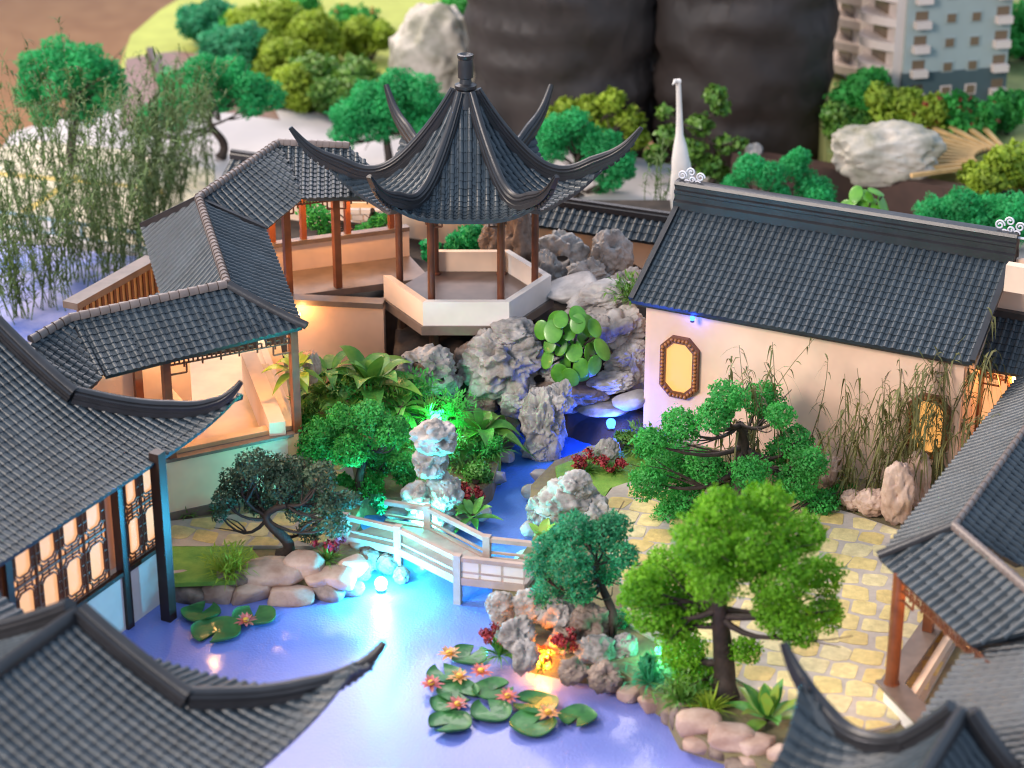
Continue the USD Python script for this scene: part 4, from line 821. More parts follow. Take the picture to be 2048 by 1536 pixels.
def tuft(name, label, base, n, L, w, material, seed, cat='grass tuft', spread=1.0, droop=.35, flower=None, twig=0):
    """A tuft of fine blades; they are too many and too thin to count, so they are one part."""
    rng = np.random.default_rng(seed); t = thing(name, label, cat, base); m = MB()
    for i in range(n):
        a = rng.uniform(0, 2 * math.pi); el = rng.uniform(.35, 1.45) / spread ** .5; d = np.array([math.cos(a) * math.cos(el), math.sin(a) * math.cos(el), math.sin(el)])
        b = np.asarray(base) + np.array([math.cos(a), math.sin(a), 0]) * rng.uniform(0, .3) * L * .4
        m.add(*blade(b, d, L * rng.uniform(.55, 1.15), w * rng.uniform(.7, 1.2), droop * rng.uniform(.4, 1.5), 4))
        if twig:
            for k in range(twig):
                q = b + d * L * rng.uniform(.3, .9); m.add(*blade(q, d + rng.normal(size=3) * .7, L * .28, w * 1.1, .2, 3))
    t.part('blades', m, material)
    if flower:
        fl = [(np.asarray(base) + np.array([rng.uniform(-.6, .6) * L, rng.uniform(-.6, .6) * L, L * rng.uniform(.45, .95)]), .38) for _ in range(9)]
        t.part('blossom', leaves(fl, 260, .17, seed), flower)
    return t
def leafy(name, label, base, spec, material, seed, cat='plant', mats=None):
    """A plant of large leaves: each leaf a part. spec: (n, length, width, elevation range, droop)."""
    rng = np.random.default_rng(seed); t = thing(name, label, cat, base); st = MB(); k = 0
    for n, L, w, el0, el1, dr in spec:
        for i in range(n):
            a = 2 * math.pi * (i + rng.uniform(-.3, .3)) / n + n; el = math.radians(rng.uniform(el0, el1)); d = np.array([math.cos(a) * math.cos(el), math.sin(a) * math.cos(el), math.sin(el)]); b = np.asarray(base) + d * L * .10
            st.tube([base, b + [0, 0, .05]], [.12, .08], 5)
            t.part('leaf', blade(b, d, L * rng.uniform(.8, 1.15), w * rng.uniform(.85, 1.15), dr * rng.uniform(.6, 1.4), 8, .16, .04, .72), (mats or [material])[k % len(mats or [1])], smooth=True); k += 1
    t.part('stem', st, 'bark'); return t
def discs(name, label, centre, pts, material, seed, r=.7, cat='plant'):
    rng = np.random.default_rng(seed); t = thing(name, label, cat, centre); st = MB()
    for p in pts:
        m = trimesh.creation.icosphere(subdivisions=2, radius=1.0); d = unit(unit(p - np.asarray(centre)) * .8 + [0, -.75, .45] + rng.normal(size=3) * .35)
        x = unit(np.cross(d, [0, 0, 1.0])); y = np.cross(x, d); rr = r * rng.uniform(.75, 1.15); v = m.vertices
        V = np.asarray(p) + rr * (v[:, :1] * x * .85 + v[:, 1:2] * y * 1.1 + v[:, 2:] * d * .11); t.part('leaf', (V, m.faces), material, smooth=True); st.tube([centre, np.asarray(p) - y * rr * .9], [.14, .09], 5)
    t.part('stem', st, 'bark'); return t
def rock_mesh(c, size, seed, holes=(), rough=.32, sub=4, pits=9):
    """Weathered garden rock: noise-shaped body with hollows and, where given, holes cut right through (hole: x, z, radius in body units)."""
    rng = np.random.default_rng(seed); m = trimesh.creation.icosphere(subdivisions=sub, radius=1.0); v = np.array(m.vertices)
    f1 = meshkit.fbm(v * 1.3 + seed * 7.1, 4, seed) - .5; f2 = meshkit.fbm(v * 4.0 + seed * 3.3, 3, seed + 9) - .5
    rg = 1 - np.abs(2 * meshkit.fbm(v * 2.1 + seed * 5.7, 3, seed + 21) - 1); rg2 = 1 - np.abs(2 * meshkit.fbm(v * 4.6 + seed * 2.7, 2, seed + 23) - 1)
    rr = .9 + rough * 2.0 * f1 + rough * .5 * f2 + rough * .75 * (rg - .72) + rough * .4 * (rg2 - .72)
    rr += rough * .30 * (meshkit.fbm(v * 9.0 + seed, 3, seed + 2) - .5)
    for q in range(int(pits * 2.4)):
        u = unit(rng.normal(size=3) + [0, -.5, 0]); d = np.linalg.norm(v - u, axis=1); s = rng.uniform(.16, .34) if q < pits else rng.uniform(.08, .16); rr -= (rng.uniform(.15, .38) if q < pits else rng.uniform(.08, .2)) * np.exp(-(d / s) ** 2)
    v = v * rr[:, None]
    if holes:
        b = mf.Manifold(mf.Mesh(v.astype(np.float32), np.asarray(m.faces, np.uint32)))
        for hx_, hz_, hr in holes:
            cyl = mf.Manifold.cylinder(4, hr * 1.25, hr * .8, 14, True).rotate([90, 0, 0]).translate([hx_, 0, hz_]); b = b - cyl
        mm = b.refine_to_length(.16).to_mesh(); v, f = np.array(mm.vert_properties[:, :3], float), np.array(mm.tri_verts)
        v = v * (1 + rough * .45 * (meshkit.fbm(v * 4.5 + seed, 3, seed + 4) - .5))[:, None]
    else: f = np.asarray(m.faces)
    return v * np.asarray(size) + np.asarray(c), f
def rock(label, px, py, rx, ry, material='grey_rock', y=None, zb=1.6, seed=0, holes=(), dpt=.8, name='garden_rock', rough=.32, pits=9, lobes=None, cat='rock', sub=4):
    """A rock whose outline spans rx, ry px about px, py; it stands on zb unless its depth y is given."""
    b = at(px, py + ry, zb) if y is None else aty(px, py + ry, y); k = cmpx(b); c = aty(px, py, b[1] + rx * k * dpt * .3)
    m = MB().add(*rock_mesh(c, (rx * k * 1.05, rx * k * dpt, ry * k * 1.1), seed, holes, rough, sub, pits))
    for i, (qx, qy, sx, sy) in enumerate(lobes or []):
        m.add(*rock_mesh(aty(qx, qy, c[1] + (-.3 + .5 * (i % 2)) * sx * k), (sx * k * 1.05, sx * k * .85, sy * k * 1.1), seed + 31 + i, (), rough, 4, pits))
    p = single(name, m, material, label, cat, smooth=35, group='garden rocks'); return p
def boulder(c, size, seed, ang=0.0):
    """Split stone: hull of random points, edges rounded by noise."""
    rng = np.random.default_rng(seed); p = rng.normal(size=(26, 3)); p /= np.linalg.norm(p, axis=1, keepdims=True); p = np.sign(p) * np.abs(p) ** .75
    h = trimesh.convex.convex_hull(p).subdivide().subdivide(); h = trimesh.smoothing.filter_taubin(h, iterations=3); v = np.array(h.vertices)
    v *= (1 + .10 * (meshkit.fbm(v * 2 + seed, 3, seed) - .5))[:, None]; v = v * np.asarray(size); ca, sa = math.cos(ang), math.sin(ang)
    return np.stack([v[:, 0] * ca - v[:, 1] * sa, v[:, 0] * sa + v[:, 1] * ca, v[:, 2]], 1) + np.asarray(c), np.asarray(h.faces)
def stone_row(name, label, stones, material, z, seed, cat='stone edging'):
    t = thing(name, label, cat, at(stones[0][0], stones[0][1], z)); rng = np.random.default_rng(seed)
    for i, s in enumerate(stones):
        px, py, rx, ry = s[:4]; zz = s[4] if len(s) > 4 else z; c = at(px, py, zz); k = cmpx(c)
        t.part('stone', boulder(c + [0, .3, 0], (rx * k * 1.08, rx * k * .72, ry * k * 1.12), seed * 50 + i, rng.uniform(-.3, .3)), material if i % 4 else ('brown_rock' if material == 'pink_stone' else material), smooth=30)
    return t
def led(name, label, p, r, material, color, inten, lr=None, cat='lamp'):
    """A small coloured garden lamp: bulb on a short base, with its light."""
    t = thing(name, label, cat, p); t.part('bulb', MB().ball(p, r, 2), material, smooth=True); t.part('base', MB().lathe((p[0], p[1], p[2] - r * 1.5), [(r * .8, 0), (r * .8, r * .6), (r * .6, r * .8)], 10), 'dark_wood')
    l = UsdLux.SphereLight.Define(stage, t.path + '/glow'); l.CreateRadiusAttr((lr or r * 1.2) * S); l.CreateIntensityAttr(inten); l.CreateColorAttr(Gf.Vec3f(*color))
    return t

# ================================================================ the zigzag bridge
rf = [at(x, y, 3.9) for x, y in ((690, 1033), (796, 1057), (915, 1115), (1050, 1130))]
rr = [at(x, y, 3.9) for x, y in ((770, 1003), (855, 1016), (974, 1077), (1085, 1089))]
br = thing('zigzag_bridge', 'low zigzag footbridge with white railings over the pond', 'bridge', (*rf[1][:2], 0))
lo = lambda p, z: np.array([p[0], p[1], z])
br.part('deck', MB().prism([tuple(p[:2]) for p in rf] + [tuple(p[:2]) for p in rr[::-1]], 1.75, 2.15), 'bridge_deck')
for R in (rf, rr):
    for a, b in zip(R[:-1], R[1:]):
        br.part('hand_rail', MB().beam(lo(a, 3.85), lo(b, 3.85), .42, .34), 'bridge_wood')
        br.part('edge_beam', MB().beam(lo(a, 2.0), lo(b, 2.0), .40, .62), 'bridge_wood')
        br.part('middle_rail', MB().beam(lo(a, 2.75), lo(b, 2.75), .2, .16), 'bridge_wood')
    for p in R[1:3] + ([R[0]] if R is rf else []): br.part('post', MB().box(lo(p, -.6), .56, .56, 4.75, -.3), 'bridge_wood')
for i in range(3): br.part('infill_panel', MB().beam(lo(rf[2] + (rf[3] - rf[2]) * (i + .06) / 3, 2.95), lo(rf[2] + (rf[3] - rf[2]) * (i + .94) / 3, 2.95), .12, 1.3), 'white_wall')

# ================================================================ trees
tree('lime_tree', 'bright lime green model tree with thick dark trunk on the yellow paving', at(1448, 1392, 1.85), aty(1480, 1130, at(1448, 1392, 1.85)[1])[2],
     [(1440, 1015, 52), (1530, 1010, 60), (1600, 1070, 58), (1400, 1080, 66), (1500, 1085, 72), (1335, 1150, 70), (1430, 1150, 66), (1560, 1150, 74), (1640, 1150, 52), (1650, 1225, 45), (1285, 1170, 50), (1310, 1225, 60), (1385, 1210, 55), (1560, 1225, 62), (1600, 1262, 45), (1365, 1300, 58), (1390, 1355, 48), (1490, 1300, 36), (1262, 1190, 30), (1350, 1245, 50)], 'lime', 620, .145, 11, r0=.85)
tree('green_tree', 'tall mid green model tree with black limbs in front of the cream hall wall', at(1480, 1015, 1.85), aty(1470, 850, at(1480, 1015, 1.85)[1])[2],
     [(1455, 795, 42), (1520, 800, 48), (1560, 830, 32), (1430, 832, 40), (1360, 852, 46), (1300, 885, 38), (1590, 885, 42), (1620, 925, 40), (1560, 905, 36), (1340, 925, 55), (1300, 965, 45), (1410, 935, 48), (1500, 945, 42), (1590, 965, 46), (1640, 1005, 40), (1660, 1060, 32), (1360, 1005, 48), (1690, 990, 34), (1335, 1040, 38), (1700, 1050, 28)], 'midgreen', 560, .15, 12, r0=.8)
tree('leaning_tree', 'bluish green model tree leaning over the rocks by the bridge end', at(1205, 1250, 2.2), aty(1150, 1130, at(1205, 1250, 2.2)[1])[2],
     [(1100, 1090, 40), (1150, 1060, 52), (1210, 1072, 48), (1080, 1130, 38), (1140, 1130, 52), (1205, 1140, 48), (1100, 1182, 42), (1160, 1185, 38), (1230, 1050, 38), (1240, 1245, 32), (1225, 1295, 32), (1205, 1240, 26), (1250, 1110, 36)], 'bluegreen', 540, .14, 13, r0=.42)
tree('dark_bonsai', 'dark grey green bonsai with fine bare branches on the left bank', at(563, 1112, 1.85), aty(560, 1010, at(563, 1112, 1.85)[1])[2],
     [(470, 970, 42), (505, 930, 42), (545, 935, 38), (590, 940, 42), (640, 950, 42), (448, 1000, 32), (520, 1000, 42), (600, 1010, 46), (660, 1010, 42), (560, 965, 46), (620, 1060, 32), (670, 1050, 34), (490, 955, 36), (700, 1000, 26), (440, 1030, 20)], 'darkgreen', 400, .14, 14, r0=.5)
tree('spreading_tree', 'fresh green spreading tree below the corridor end left of the tall scholar rock', at(735, 985, 1.8), aty(735, 890, at(735, 985, 1.8)[1])[2],
     [(640, 872, 46), (690, 842, 46), (740, 835, 46), (785, 862, 42), (620, 905, 28), (700, 900, 46), (760, 912, 46), (800, 925, 28), (740, 972, 34), (775, 1005, 32), (715, 1000, 28), (660, 900, 34)], 'midgreen', 560, .15, 15, r0=.45)
tree('round_tree', 'round emerald tree behind the bamboo near the upper left corner', at(150, 330, 0), aty(145, 190, at(150, 330, 0)[1])[2],
     [(70, 132, 38), (120, 112, 42), (170, 122, 42), (218, 145, 34), (62, 188, 34), (110, 182, 28), (162, 182, 38), (213, 192, 38), (92, 230, 30), (172, 222, 34), (62, 160, 28), (225, 172, 30), (130, 150, 36)], 'emerald', 330, .21, 16, r0=.7)
tree('wide_tree', 'wide emerald tree with dark forked trunk on the pale plaza left of the pavilion', at(440, 318, 0), aty(440, 215, at(440, 318, 0)[1])[2],
     [(350, 170, 38), (400, 142, 38), (460, 145, 42), (502, 172, 38), (540, 192, 32), (332, 212, 28), (380, 202, 38), (440, 190, 42), (300, 232, 28), (500, 212, 28), (350, 242, 26), (290, 258, 22)], 'emerald', 330, .21, 17, r0=.6)
tree('emerald_tree', 'dense emerald tree behind the left horn of the pavilion roof', at(780, 335, 0), aty(780, 235, at(780, 335, 0)[1])[2],
     [(700, 232, 42), (742, 192, 42), (792, 170, 38), (842, 182, 38), (862, 212, 38), (760, 250, 42), (692, 270, 34), (822, 242, 42), (732, 222, 42), (850, 252, 30), (790, 210, 44)], 'emerald', 360, .20, 18, r0=.6)
tree('emerald_tree', 'emerald tree with thin trunk right of the pavilion roof', at(1150, 395, 0), aty(1160, 310, at(1150, 395, 0)[1])[2],
     [(1110, 262, 38), (1160, 272, 42), (1210, 292, 42), (1240, 322, 34), (1100, 300, 32), (1180, 330, 34), (1220, 360, 28), (1250, 342, 22), (1150, 242, 30), (1200, 385, 16)], 'emerald', 360, .20, 19, r0=.5)
tree('forked_tree', 'small forked emerald tree over the ridge of the right hall', at(1560, 440, 0), aty(1560, 385, at(1560, 440, 0)[1])[2],
     [(1500, 332, 32), (1470, 370, 28), (1540, 352, 32), (1590, 332, 32), (1622, 372, 32), (1642, 392, 32), (1560, 388, 22), (1660, 412, 18), (1600, 412, 22), (1600, 312, 22), (1445, 385, 18)], 'emerald', 380, .19, 20, r0=.45)
tree('low_tree', 'low broad emerald tree behind the far end of the hall ridge', at(1950, 505, 0), aty(1950, 455, at(1950, 505, 0)[1])[2],
     [(1870, 422, 38), (1920, 412, 42), (1980, 420, 42), (2032, 420, 42), (1852, 442, 24), (1900, 450, 38), (1962, 456, 42), (2022, 456, 38), (2070, 440, 40)], 'emerald', 380, .19, 21, r0=.5)
tree('courtyard_tree', 'crooked courtyard tree with sparse green tufts seen between the corridor posts', aty(768, 512, 197), aty(790, 420, 197)[2],
     [(630, 432, 36), (742, 465, 32), (655, 462, 22), (700, 475, 18), (760, 440, 22), (610, 410, 18)], 'midgreen', 300, .2, 22, r0=.45, depth=.2, wig=.9)
bush('dense green bush seen through the pavilion columns', 932, 490, 48, 'emerald', seed=3, y=196, n=7)
bush('green bush hanging at the back corner behind the pavilion column', 862, 500, 26, 'emerald', seed=4, y=195)
tree('young_pine', 'yellow green feathery pine right of the pavilion finial', at(1225, 320, 0), aty(1225, 230, at(1225, 320, 0)[1])[2],
     [(1130, 215, 26), (1180, 212, 32), (1225, 200, 30), (1260, 240, 34), (1200, 250, 34), (1150, 245, 24), (1275, 275, 30), (1100, 225, 18)], 'yellowgreen', 110, .42, 23, r0=.4)
tree('young_pine', 'feathery green pine behind the white bird figurine', at(1420, 370, 0), aty(1420, 240, at(1420, 370, 0)[1])[2],
     [(1430, 190, 26), (1440, 215, 22), (1400, 250, 30), (1385, 300, 30), (1450, 290, 26), (1420, 330, 32), (1340, 270, 30), (1480, 285, 16), (1310, 310, 26), (1440, 350, 26), (1330, 225, 18)], 'fern', 120, .42, 24, r0=.35)

# ================================================================ planting beds at the back
YG, MG, BG = 'yellowgreen', 'midgreen', 'bluegreen'
back = [(410, 45, 45, BG, 'dark bluish bush at the left end of the back bed'), (470, 110, 52, BG, 'bluish bush in the back bed above the wide tree'), (455, 60, 34, MG, 'small green bush at the top of the back bed beside the bluish bush'),
        (530, 52, 60, YG, 'bright yellow green bush near the top of the back bed'), (595, 28, 42, MG, 'green bush at the top edge beside the bright yellow one'), (630, 80, 52, YG, 'yellow green bush in the middle of the back bed'),
        (700, 38, 46, MG, 'green bush with orange flowers at the top edge'), (742, 78, 40, YG, 'lemon yellow green bush beside the large pale rock'), (560, 125, 48, YG, 'yellow green bush right of the bluish bush'),
        (645, 150, 55, 'fern', 'leafy light green bush in front of the back bed'), (715, 168, 50, 'fern', 'leafy light green bush just left of the pavilion finial'), (600, 185, 45, YG, 'yellow green bush behind the wide tree'),
        (670, 205, 42, 'fern', 'low leafy bush at the plaza edge of the back bed'), (905, 38, 44, MG, 'green bush between pale rock and dark trousers'), (1000, 10, 30, MG, 'green bush top peeping beside the trouser leg')]
for i, (px, py, r, m, lb) in enumerate(back): bush(lb, px, py, r * 1.35, m, -1.0, 100 + i, n=7, dens=110, size=.42, flower='orange_flower' if i == 6 else None)
rbk = [(1720, 190, 48, MG, 'green bush between the trousers and the apartment tower'), (1690, 245, 42, 'fern', 'small pale green bush by the trouser leg'), (1785, 222, 50, YG, 'bright yellow green bush at the foot of the tower'), (1845, 238, 48, YG, 'yellow green bush with red flowers at the tower corner'),
       (1940, 235, 46, 'midgreen', 'bush full of red flowers in front of the dark tower base'), (2015, 225, 45, MG, 'green bush at the right frame edge below the tower'), (1990, 345, 52, YG, 'pale yellow green bush in front of the bamboo fan'), (2050, 330, 44, YG, 'yellow green bush cut by the right frame edge'), (1940, 350, 26, YG, 'tiny yellow green bush at the inner end of the fan'), (2045, 60, 60, MG, 'green bush behind the tower at the right edge')]
for i, (px, py, r, m, lb) in enumerate(rbk): bush(lb, px, py, r * 1.25, m, 3.0, 140 + i, n=7, dens=115, size=.40, flower='red_flower' if i in (3, 4) else None)
rock('large pale boulder in the back bed left of the trousers', 868, 120, 100, 110, 'white_rock', zb=-1, seed=41, pits=3, rough=.22)
rock('pale mossy boulder between the trousers and the bamboo fan', 1775, 305, 120, 62, 'white_rock', zb=3.0, seed=42, pits=3, rough=.25, dpt=.6)
rock('blue grey stone behind the hall ridge', 1675, 365, 26, 22, 'slab', zb=0, seed=43, pits=2); rock('small grey stone by the forked tree', 1508, 305, 18, 18, 'slab', zb=3, seed=44, pits=2)
pt = [aty(x, y, 212) for x, y in ((1712, 388), (1735, 392), (1752, 384), (1700, 408), (1725, 412), (1748, 408), (1766, 412), (1740, 425), (1760, 430), (1690, 420))]
discs('round_leaf_plant', 'light green fleshy plant poking above the hall ridge', aty(1732, 440, 212), pt, 'succulent', 5, r=1.0)

# neighbouring display: apartment tower, bamboo fan
tb_ = at(1905, 212, 3.0); tw = thing('apartment_tower', 'model apartment tower with grey green end wall and white curved balconies', 'building', tb_)
ta = math.radians(14); Tx, Ty = np.array([math.cos(ta), math.sin(ta), 0]), np.array([-math.sin(ta), math.cos(ta), 0])
kx = cmpx(tb_); TW, TD = 215 * kx / .97, 34.0; f_l = tb_ - Tx * TW / 2
def tp(a, b, z): p = f_l + Tx * a + Ty * b; return np.array([p[0], p[1], 3 + z])
def tbox(a0, a1, b0, b1, z0, z1): return MB().hexa([tp(a, b, z) for z in (z0, z1) for a, b in ((a0, b0), (a1, b0), (a1, b1), (a0, b1))])
tw.part('end_wall', tbox(0, TW, 0, TD, 4.6, 34), 'grey_tower'); tw.part('dark_base', tbox(-.1, TW + .1, -.1, TD, 0, 4.6), 'dark_tower')
tw.part('side_wall', tbox(-1.2, -.02, .6, TD - .4, 0, 34), 'tower_white')
FH = 3.05
for fl in range(10):
    z = 1.4 + fl * FH
    for a in (TW * .36, TW * .60): 
        w = tw.part('window', tbox(a, a + 1.5, -.16, .02, z, z + 1.35), 'tower_white' if fl < 1 else 'grey_tower'); w.part('pane', tbox(a + .2, a + 1.3, -.22, -.1, z + .15, z + 1.2), 'tower_window')
    for a in (TW * .06, TW * .84):
        bl = tw.part('balcony', tbox(a, a + 2.0, -1.0, 0, z - .3, z + .6), 'tower_white'); bl.part('opening', tbox(a + .2, a + 1.8, -.1, .03, z + .6, z + 1.7), 'tower_window')
    for j in range(3):
        c0 = 5.0 + j * 10.8; m = MB(); n = 10; o = [(-1.2 - 2.6 * math.sin(math.pi * i / n), c0 - 4.4 + 8.8 * i / n) for i in range(n + 1)]
        m.prism([tuple(tp(a, b, 0)[:2]) for a, b in o], 3 + z - .3, 3 + z + .75); tw.part('curved_balcony', m, 'tower_white'); tw.part('balcony_door', tbox(-1.35, -1.15, c0 - 2, c0 + 2, z + .75, z + 2.1), 'tower_window')
fan = thing('bamboo_fan', 'fan of tan bamboo sticks spread among the bushes at the right edge', 'trellis', at(2010, 300, 3.3))
fc = at(2030, 330, 4.2)
for i in range(13):
    a = math.radians(97 + i * 9.2); d = np.array([math.cos(a), math.sin(a), 0]); fan.part('stick', MB().beam(fc + d * 4.6 + [0, 0, .6], fc + d * 14.5 + [0, 0, 1.0], .45, .4), 'stick')
fan.part('ring', MB().tube([fc + np.array([math.cos(t), math.sin(t), 0]) * 5 + [0, 0, .25] for t in np.linspace(1.6, 3.7, 14)], .3, 6), 'brown_board')

# the person behind the table: trousers and shoes are what the picture could show
def person():
    y0 = 264.0; t = thing('person', 'person standing behind the model in dark trousers, seen from the thighs down', 'person', (18, y0, -75)); man = None
    g = lambda px, py: aty(px, py, y0)
    def chain(js):
        o = None
        for (p, r), (q, s) in zip(js[:-1], js[1:]):
            b = mf.Manifold.sphere(r, 28).scale([1, .8, 1]).translate([float(x) for x in p]) + mf.Manifold.sphere(s, 28).scale([1, .8, 1]).translate([float(x) for x in q]); b = b.hull(); o = b if o is None else o + b
        return o
    xl, xr = g(1124, 100)[0], g(1484, 100)[0]
    for x, sx in ((xl, -1), (xr, 1)):
        c = chain([((x + sx * 1.5, y0, 34), 12.2), ((x, y0, 16), 11.6), ((x - sx * .2, y0 - .5, -2), 10.7), ((x - sx * .5, y0, -28), 8.4), ((x - sx * .5, y0 + 1, -62), 7.6), ((x - sx * .5, y0 + 1, -68), 7.8)])
        man = c if man is None else man + c
    man = man + chain([((xl - 1, y0, 36), 12.5), ((xr + 1, y0, 36), 12.5)]) + chain([((xl + 2, y0, 44), 12.0), ((xr - 2, y0, 44), 12.0)])
    m = man.refine_to_length(1.5).to_mesh(); v = np.array(m.vert_properties[:, :3], float); f = np.array(m.tri_verts); tm = trimesh.Trimesh(v, f, process=False); trimesh.smoothing.filter_taubin(tm, iterations=8); v = np.array(tm.vertices); n = np.array(tm.vertex_normals)
    w = meshkit.fbm(v * [.10, .10, .32] + [0, 0, 3], 4, 7) - .5; w2 = np.abs(meshkit.noise(v * [.16, .16, .5] + 9, 3) - .5); w3 = np.abs(meshkit.fbm(v * [.05, .05, .22] + 4, 3, 13) - .5); v = v + n * (w * 3.0 - w2 * 1.5 - np.maximum(0, .10 - w3) * 4.5 + .4)[:, None]
    t.part('trousers', (v, f), 'trouser', smooth=True)
    for x in (xl, xr): t.part('shoe', MB().ball((x, y0 - 6, -72), 1, 3, (5.2, 14, 3.6)), 'shoe', smooth=True)
person()

# ================================================================ white bird figurine behind the hall
fb = aty(1362, 440, 214); kf = cmpx(fb)
def zpx(py): return aty(1362, py, 214)[2]
pf = [(1362, 440, 20), (1362, 400, 24), (1362, 350, 26), (1361, 320, 25), (1360, 290, 18), (1359, 270, 11), (1359, 240, 9), (1358, 200, 7.5), (1357, 172, 7), (1356, 162, 8)]
fg = thing('bird_figurine', 'slender white long necked bird figurine behind the hall ridge', 'figurine', fb)
fg.part('body', MB().tube([aty(x, y, 214) for x, y, r in pf], [r * .72 * kf for x, y, r in pf], 16), 'porcelain', smooth=True)
fg.part('beak', MB().tube([aty(1358, 163, 214), aty(1350, 162, 213.6), aty(1345, 170, 213.3)], [.32, .22, .05], 8), 'porcelain', smooth=True)
for sx in (-1, 1): fg.part('wing', MB().add(*rock_mesh(aty(1362 + 13 * sx, 375, 214), (.5, .8, 3.2), 5 + sx, (), .08, 3, 0)), 'porcelain', smooth=True)

# ================================================================ bamboo
def bamboo(label, px, py, z, stems, height, seed, lean=(0, 0), spread=1.0, leafd=26, group='bamboo clumps', droop=.5, mt='bamboo'):
    rng = np.random.default_rng(seed); b = at(px, py, z); t = thing('bamboo_clump', label, 'bamboo', b, group); st, lf = MB(), MB()
    for i in range(stems):
        h = height * rng.uniform(.65, 1.12); d = np.array([rng.normal(0, .13) * spread + lean[0], rng.normal(0, .13) * spread + lean[1], 1.0]); o = b + [rng.normal(0, .9) * spread, rng.normal(0, .6) * spread, 0]
        q = np.linspace(0, 1, 8); bend = np.array([rng.normal(0, .16), rng.normal(0, .12), 0]) * h * spread; P = o + d * h * q[:, None] + bend * (q ** 2.4)[:, None]; st.tube(P, np.linspace(.06, .02, 8), 4)
        for _ in range(leafd):
            u = rng.uniform(.12, 1.0); p = o + d * h * u + bend * u ** 2.4; a = rng.uniform(0, 6.283); dd = np.array([math.cos(a) * .45, math.sin(a) * .45, rng.uniform(-.5, .9) if mt == 'willow' else rng.uniform(.1, 1.3)])
            lf.add(*blade(p, dd, rng.uniform(.8, 1.9), rng.uniform(.12, .25), droop * rng.uniform(.2, 2.4), 3))
    t.part('stems', st, mt); t.part('leaves', lf, mt); return t
BL = [(40, 640, 11, (-.05, 0), 'bamboo clump at the left frame edge in front of the moat'), (110, 615, 13, (-.1, .02), 'thick bamboo clump by the blue moat railing'), (165, 560, 16, (0, 0), 'tall bamboo clump rising over the round emerald tree'), (215, 590, 14, (.02, 0), 'bamboo clump beside the slatted wall end'), (255, 540, 13, (.05, 0), 'bamboo clump behind the slatted wall coping'),
      (300, 480, 11, (.03, 0), 'bamboo clump touching the corridor roof corner'), (345, 430, 12, (.04, 0), 'bamboo clump before the wide tree trunk'), (395, 375, 9, (.05, 0), 'thin bamboo clump at the upper corridor ridge'), (60, 540, 13, (-.12, .03), 'bamboo clump with stems leaning to the left edge'), (200, 500, 13, (.0, 0), 'dense bamboo clump in the middle of the left grove'), (285, 450, 12, (.1, 0), 'bamboo clump with tall spike before the wide tree crown')]
for i, (px, py, h, ln, lb) in enumerate(BL): bamboo(lb, px, py, 0, 19 if i != 7 else 11, h * 1.42, 200 + i, ln, leafd=70, spread=1.25)
BR = [(1490, 975, 10, (-.16, 0), 'sparse bamboo against the cream wall behind the green tree'), (1560, 970, 10, (-.12, 0), 'bamboo crossing the middle of the cream hall wall'), (1620, 985, 9, (.06, 0), 'bamboo stems leaning right along the cream wall'), (1700, 1010, 10, (.14, 0), 'bamboo arching above the brown rocks by the wall'), (1775, 1010, 11, (.10, 0), 'bamboo rising from the two brown rocks'), (1850, 985, 11, (.0, 0), 'dense olive bamboo hiding the second octagonal window'), (1905, 965, 9, (.02, 0), 'bamboo beside the lit annexe panels')]
for i, (px, py, h, ln, lb) in enumerate(BR): bamboo(lb, px, py, 1.8, (5, 6, 5, 7, 7, 13, 6)[i], h * 1.25, 230 + i, ln, spread=1.35, mt='willow', droop=1.1, leafd=(26 if i != 5 else 55))
bamboo('thin bamboo sprigs before the garden wall left of the hall ridge', 1325, 420, 5, 7, 7, 250, (0, 0), leafd=16)

# ================================================================ rockery and rocks
rock('big hollowed grey rock under the pavilion parapet', 1008, 722, 82, 76, 'grey_rock', y=174.5, seed=1, pits=13, rough=.42, sub=5)
rock('pale peak on top of the big hollowed rock', 1030, 668, 48, 30, 'grey_rock', y=175, seed=2, pits=5)
rock('grey rock with two round holes left of the big rock', 857, 742, 58, 48, 'grey_rock', y=173, seed=3, holes=[(-.30, .28, .24), (.42, -.12, .13)], rough=.40, pits=7, lobes=[(820, 765, 30, 26), (895, 770, 26, 26)])
rock('upright hollowed grey rock at the mouth of the channel', 1087, 850, 44, 78, 'grey_rock', y=169.5, seed=4, pits=13, rough=.42, sub=5, lobes=[(1075, 900, 30, 26), (1120, 800, 30, 34)])
rock('long grey brown rock bridging behind the channel', 1135, 790, 80, 30, 'brown_rock', y=173.5, seed=5, pits=8)
rock('brown rock behind the two holed rock', 940, 730, 36, 50, 'brown_rock', y=176.5, seed=6)
tr_ = [(870, 872, 46, 34, .0), (862, 925, 36, 36, .1), (845, 1000, 40, 40, .0), (885, 985, 38, 42, .2), (868, 1040, 48, 30, 0)]
by = at(868, 1055, 1.6)[1] + 1.0
m = MB()
for i, (px, py, rx, ry, dd) in enumerate(tr_): c = aty(px, py, by + dd); k = cmpx(c); m.add(*rock_mesh(c, (rx * k * 1.06, rx * k * .85, ry * k * 1.15), 60 + i, (), .34, 4, 12))
single('scholar_rock', m, 'grey_rock', 'tall pitted pale scholar rock standing behind the bridge', 'rock', smooth=35)
rock('pale grey lobed rock on the channel bank before the paved path', 1135, 1010, 66, 52, 'grey_rock', zb=1.2, seed=7, pits=9, lobes=[(1150, 972, 36, 28), (1088, 1018, 36, 34), (1182, 1020, 38, 34)])
rock('grey scholar rock with a hole beside the garden wall', 1118, 512, 52, 50, 'grey_rock', y=191, seed=8, holes=[(.08, -.08, .34)], rough=.34, pits=6)
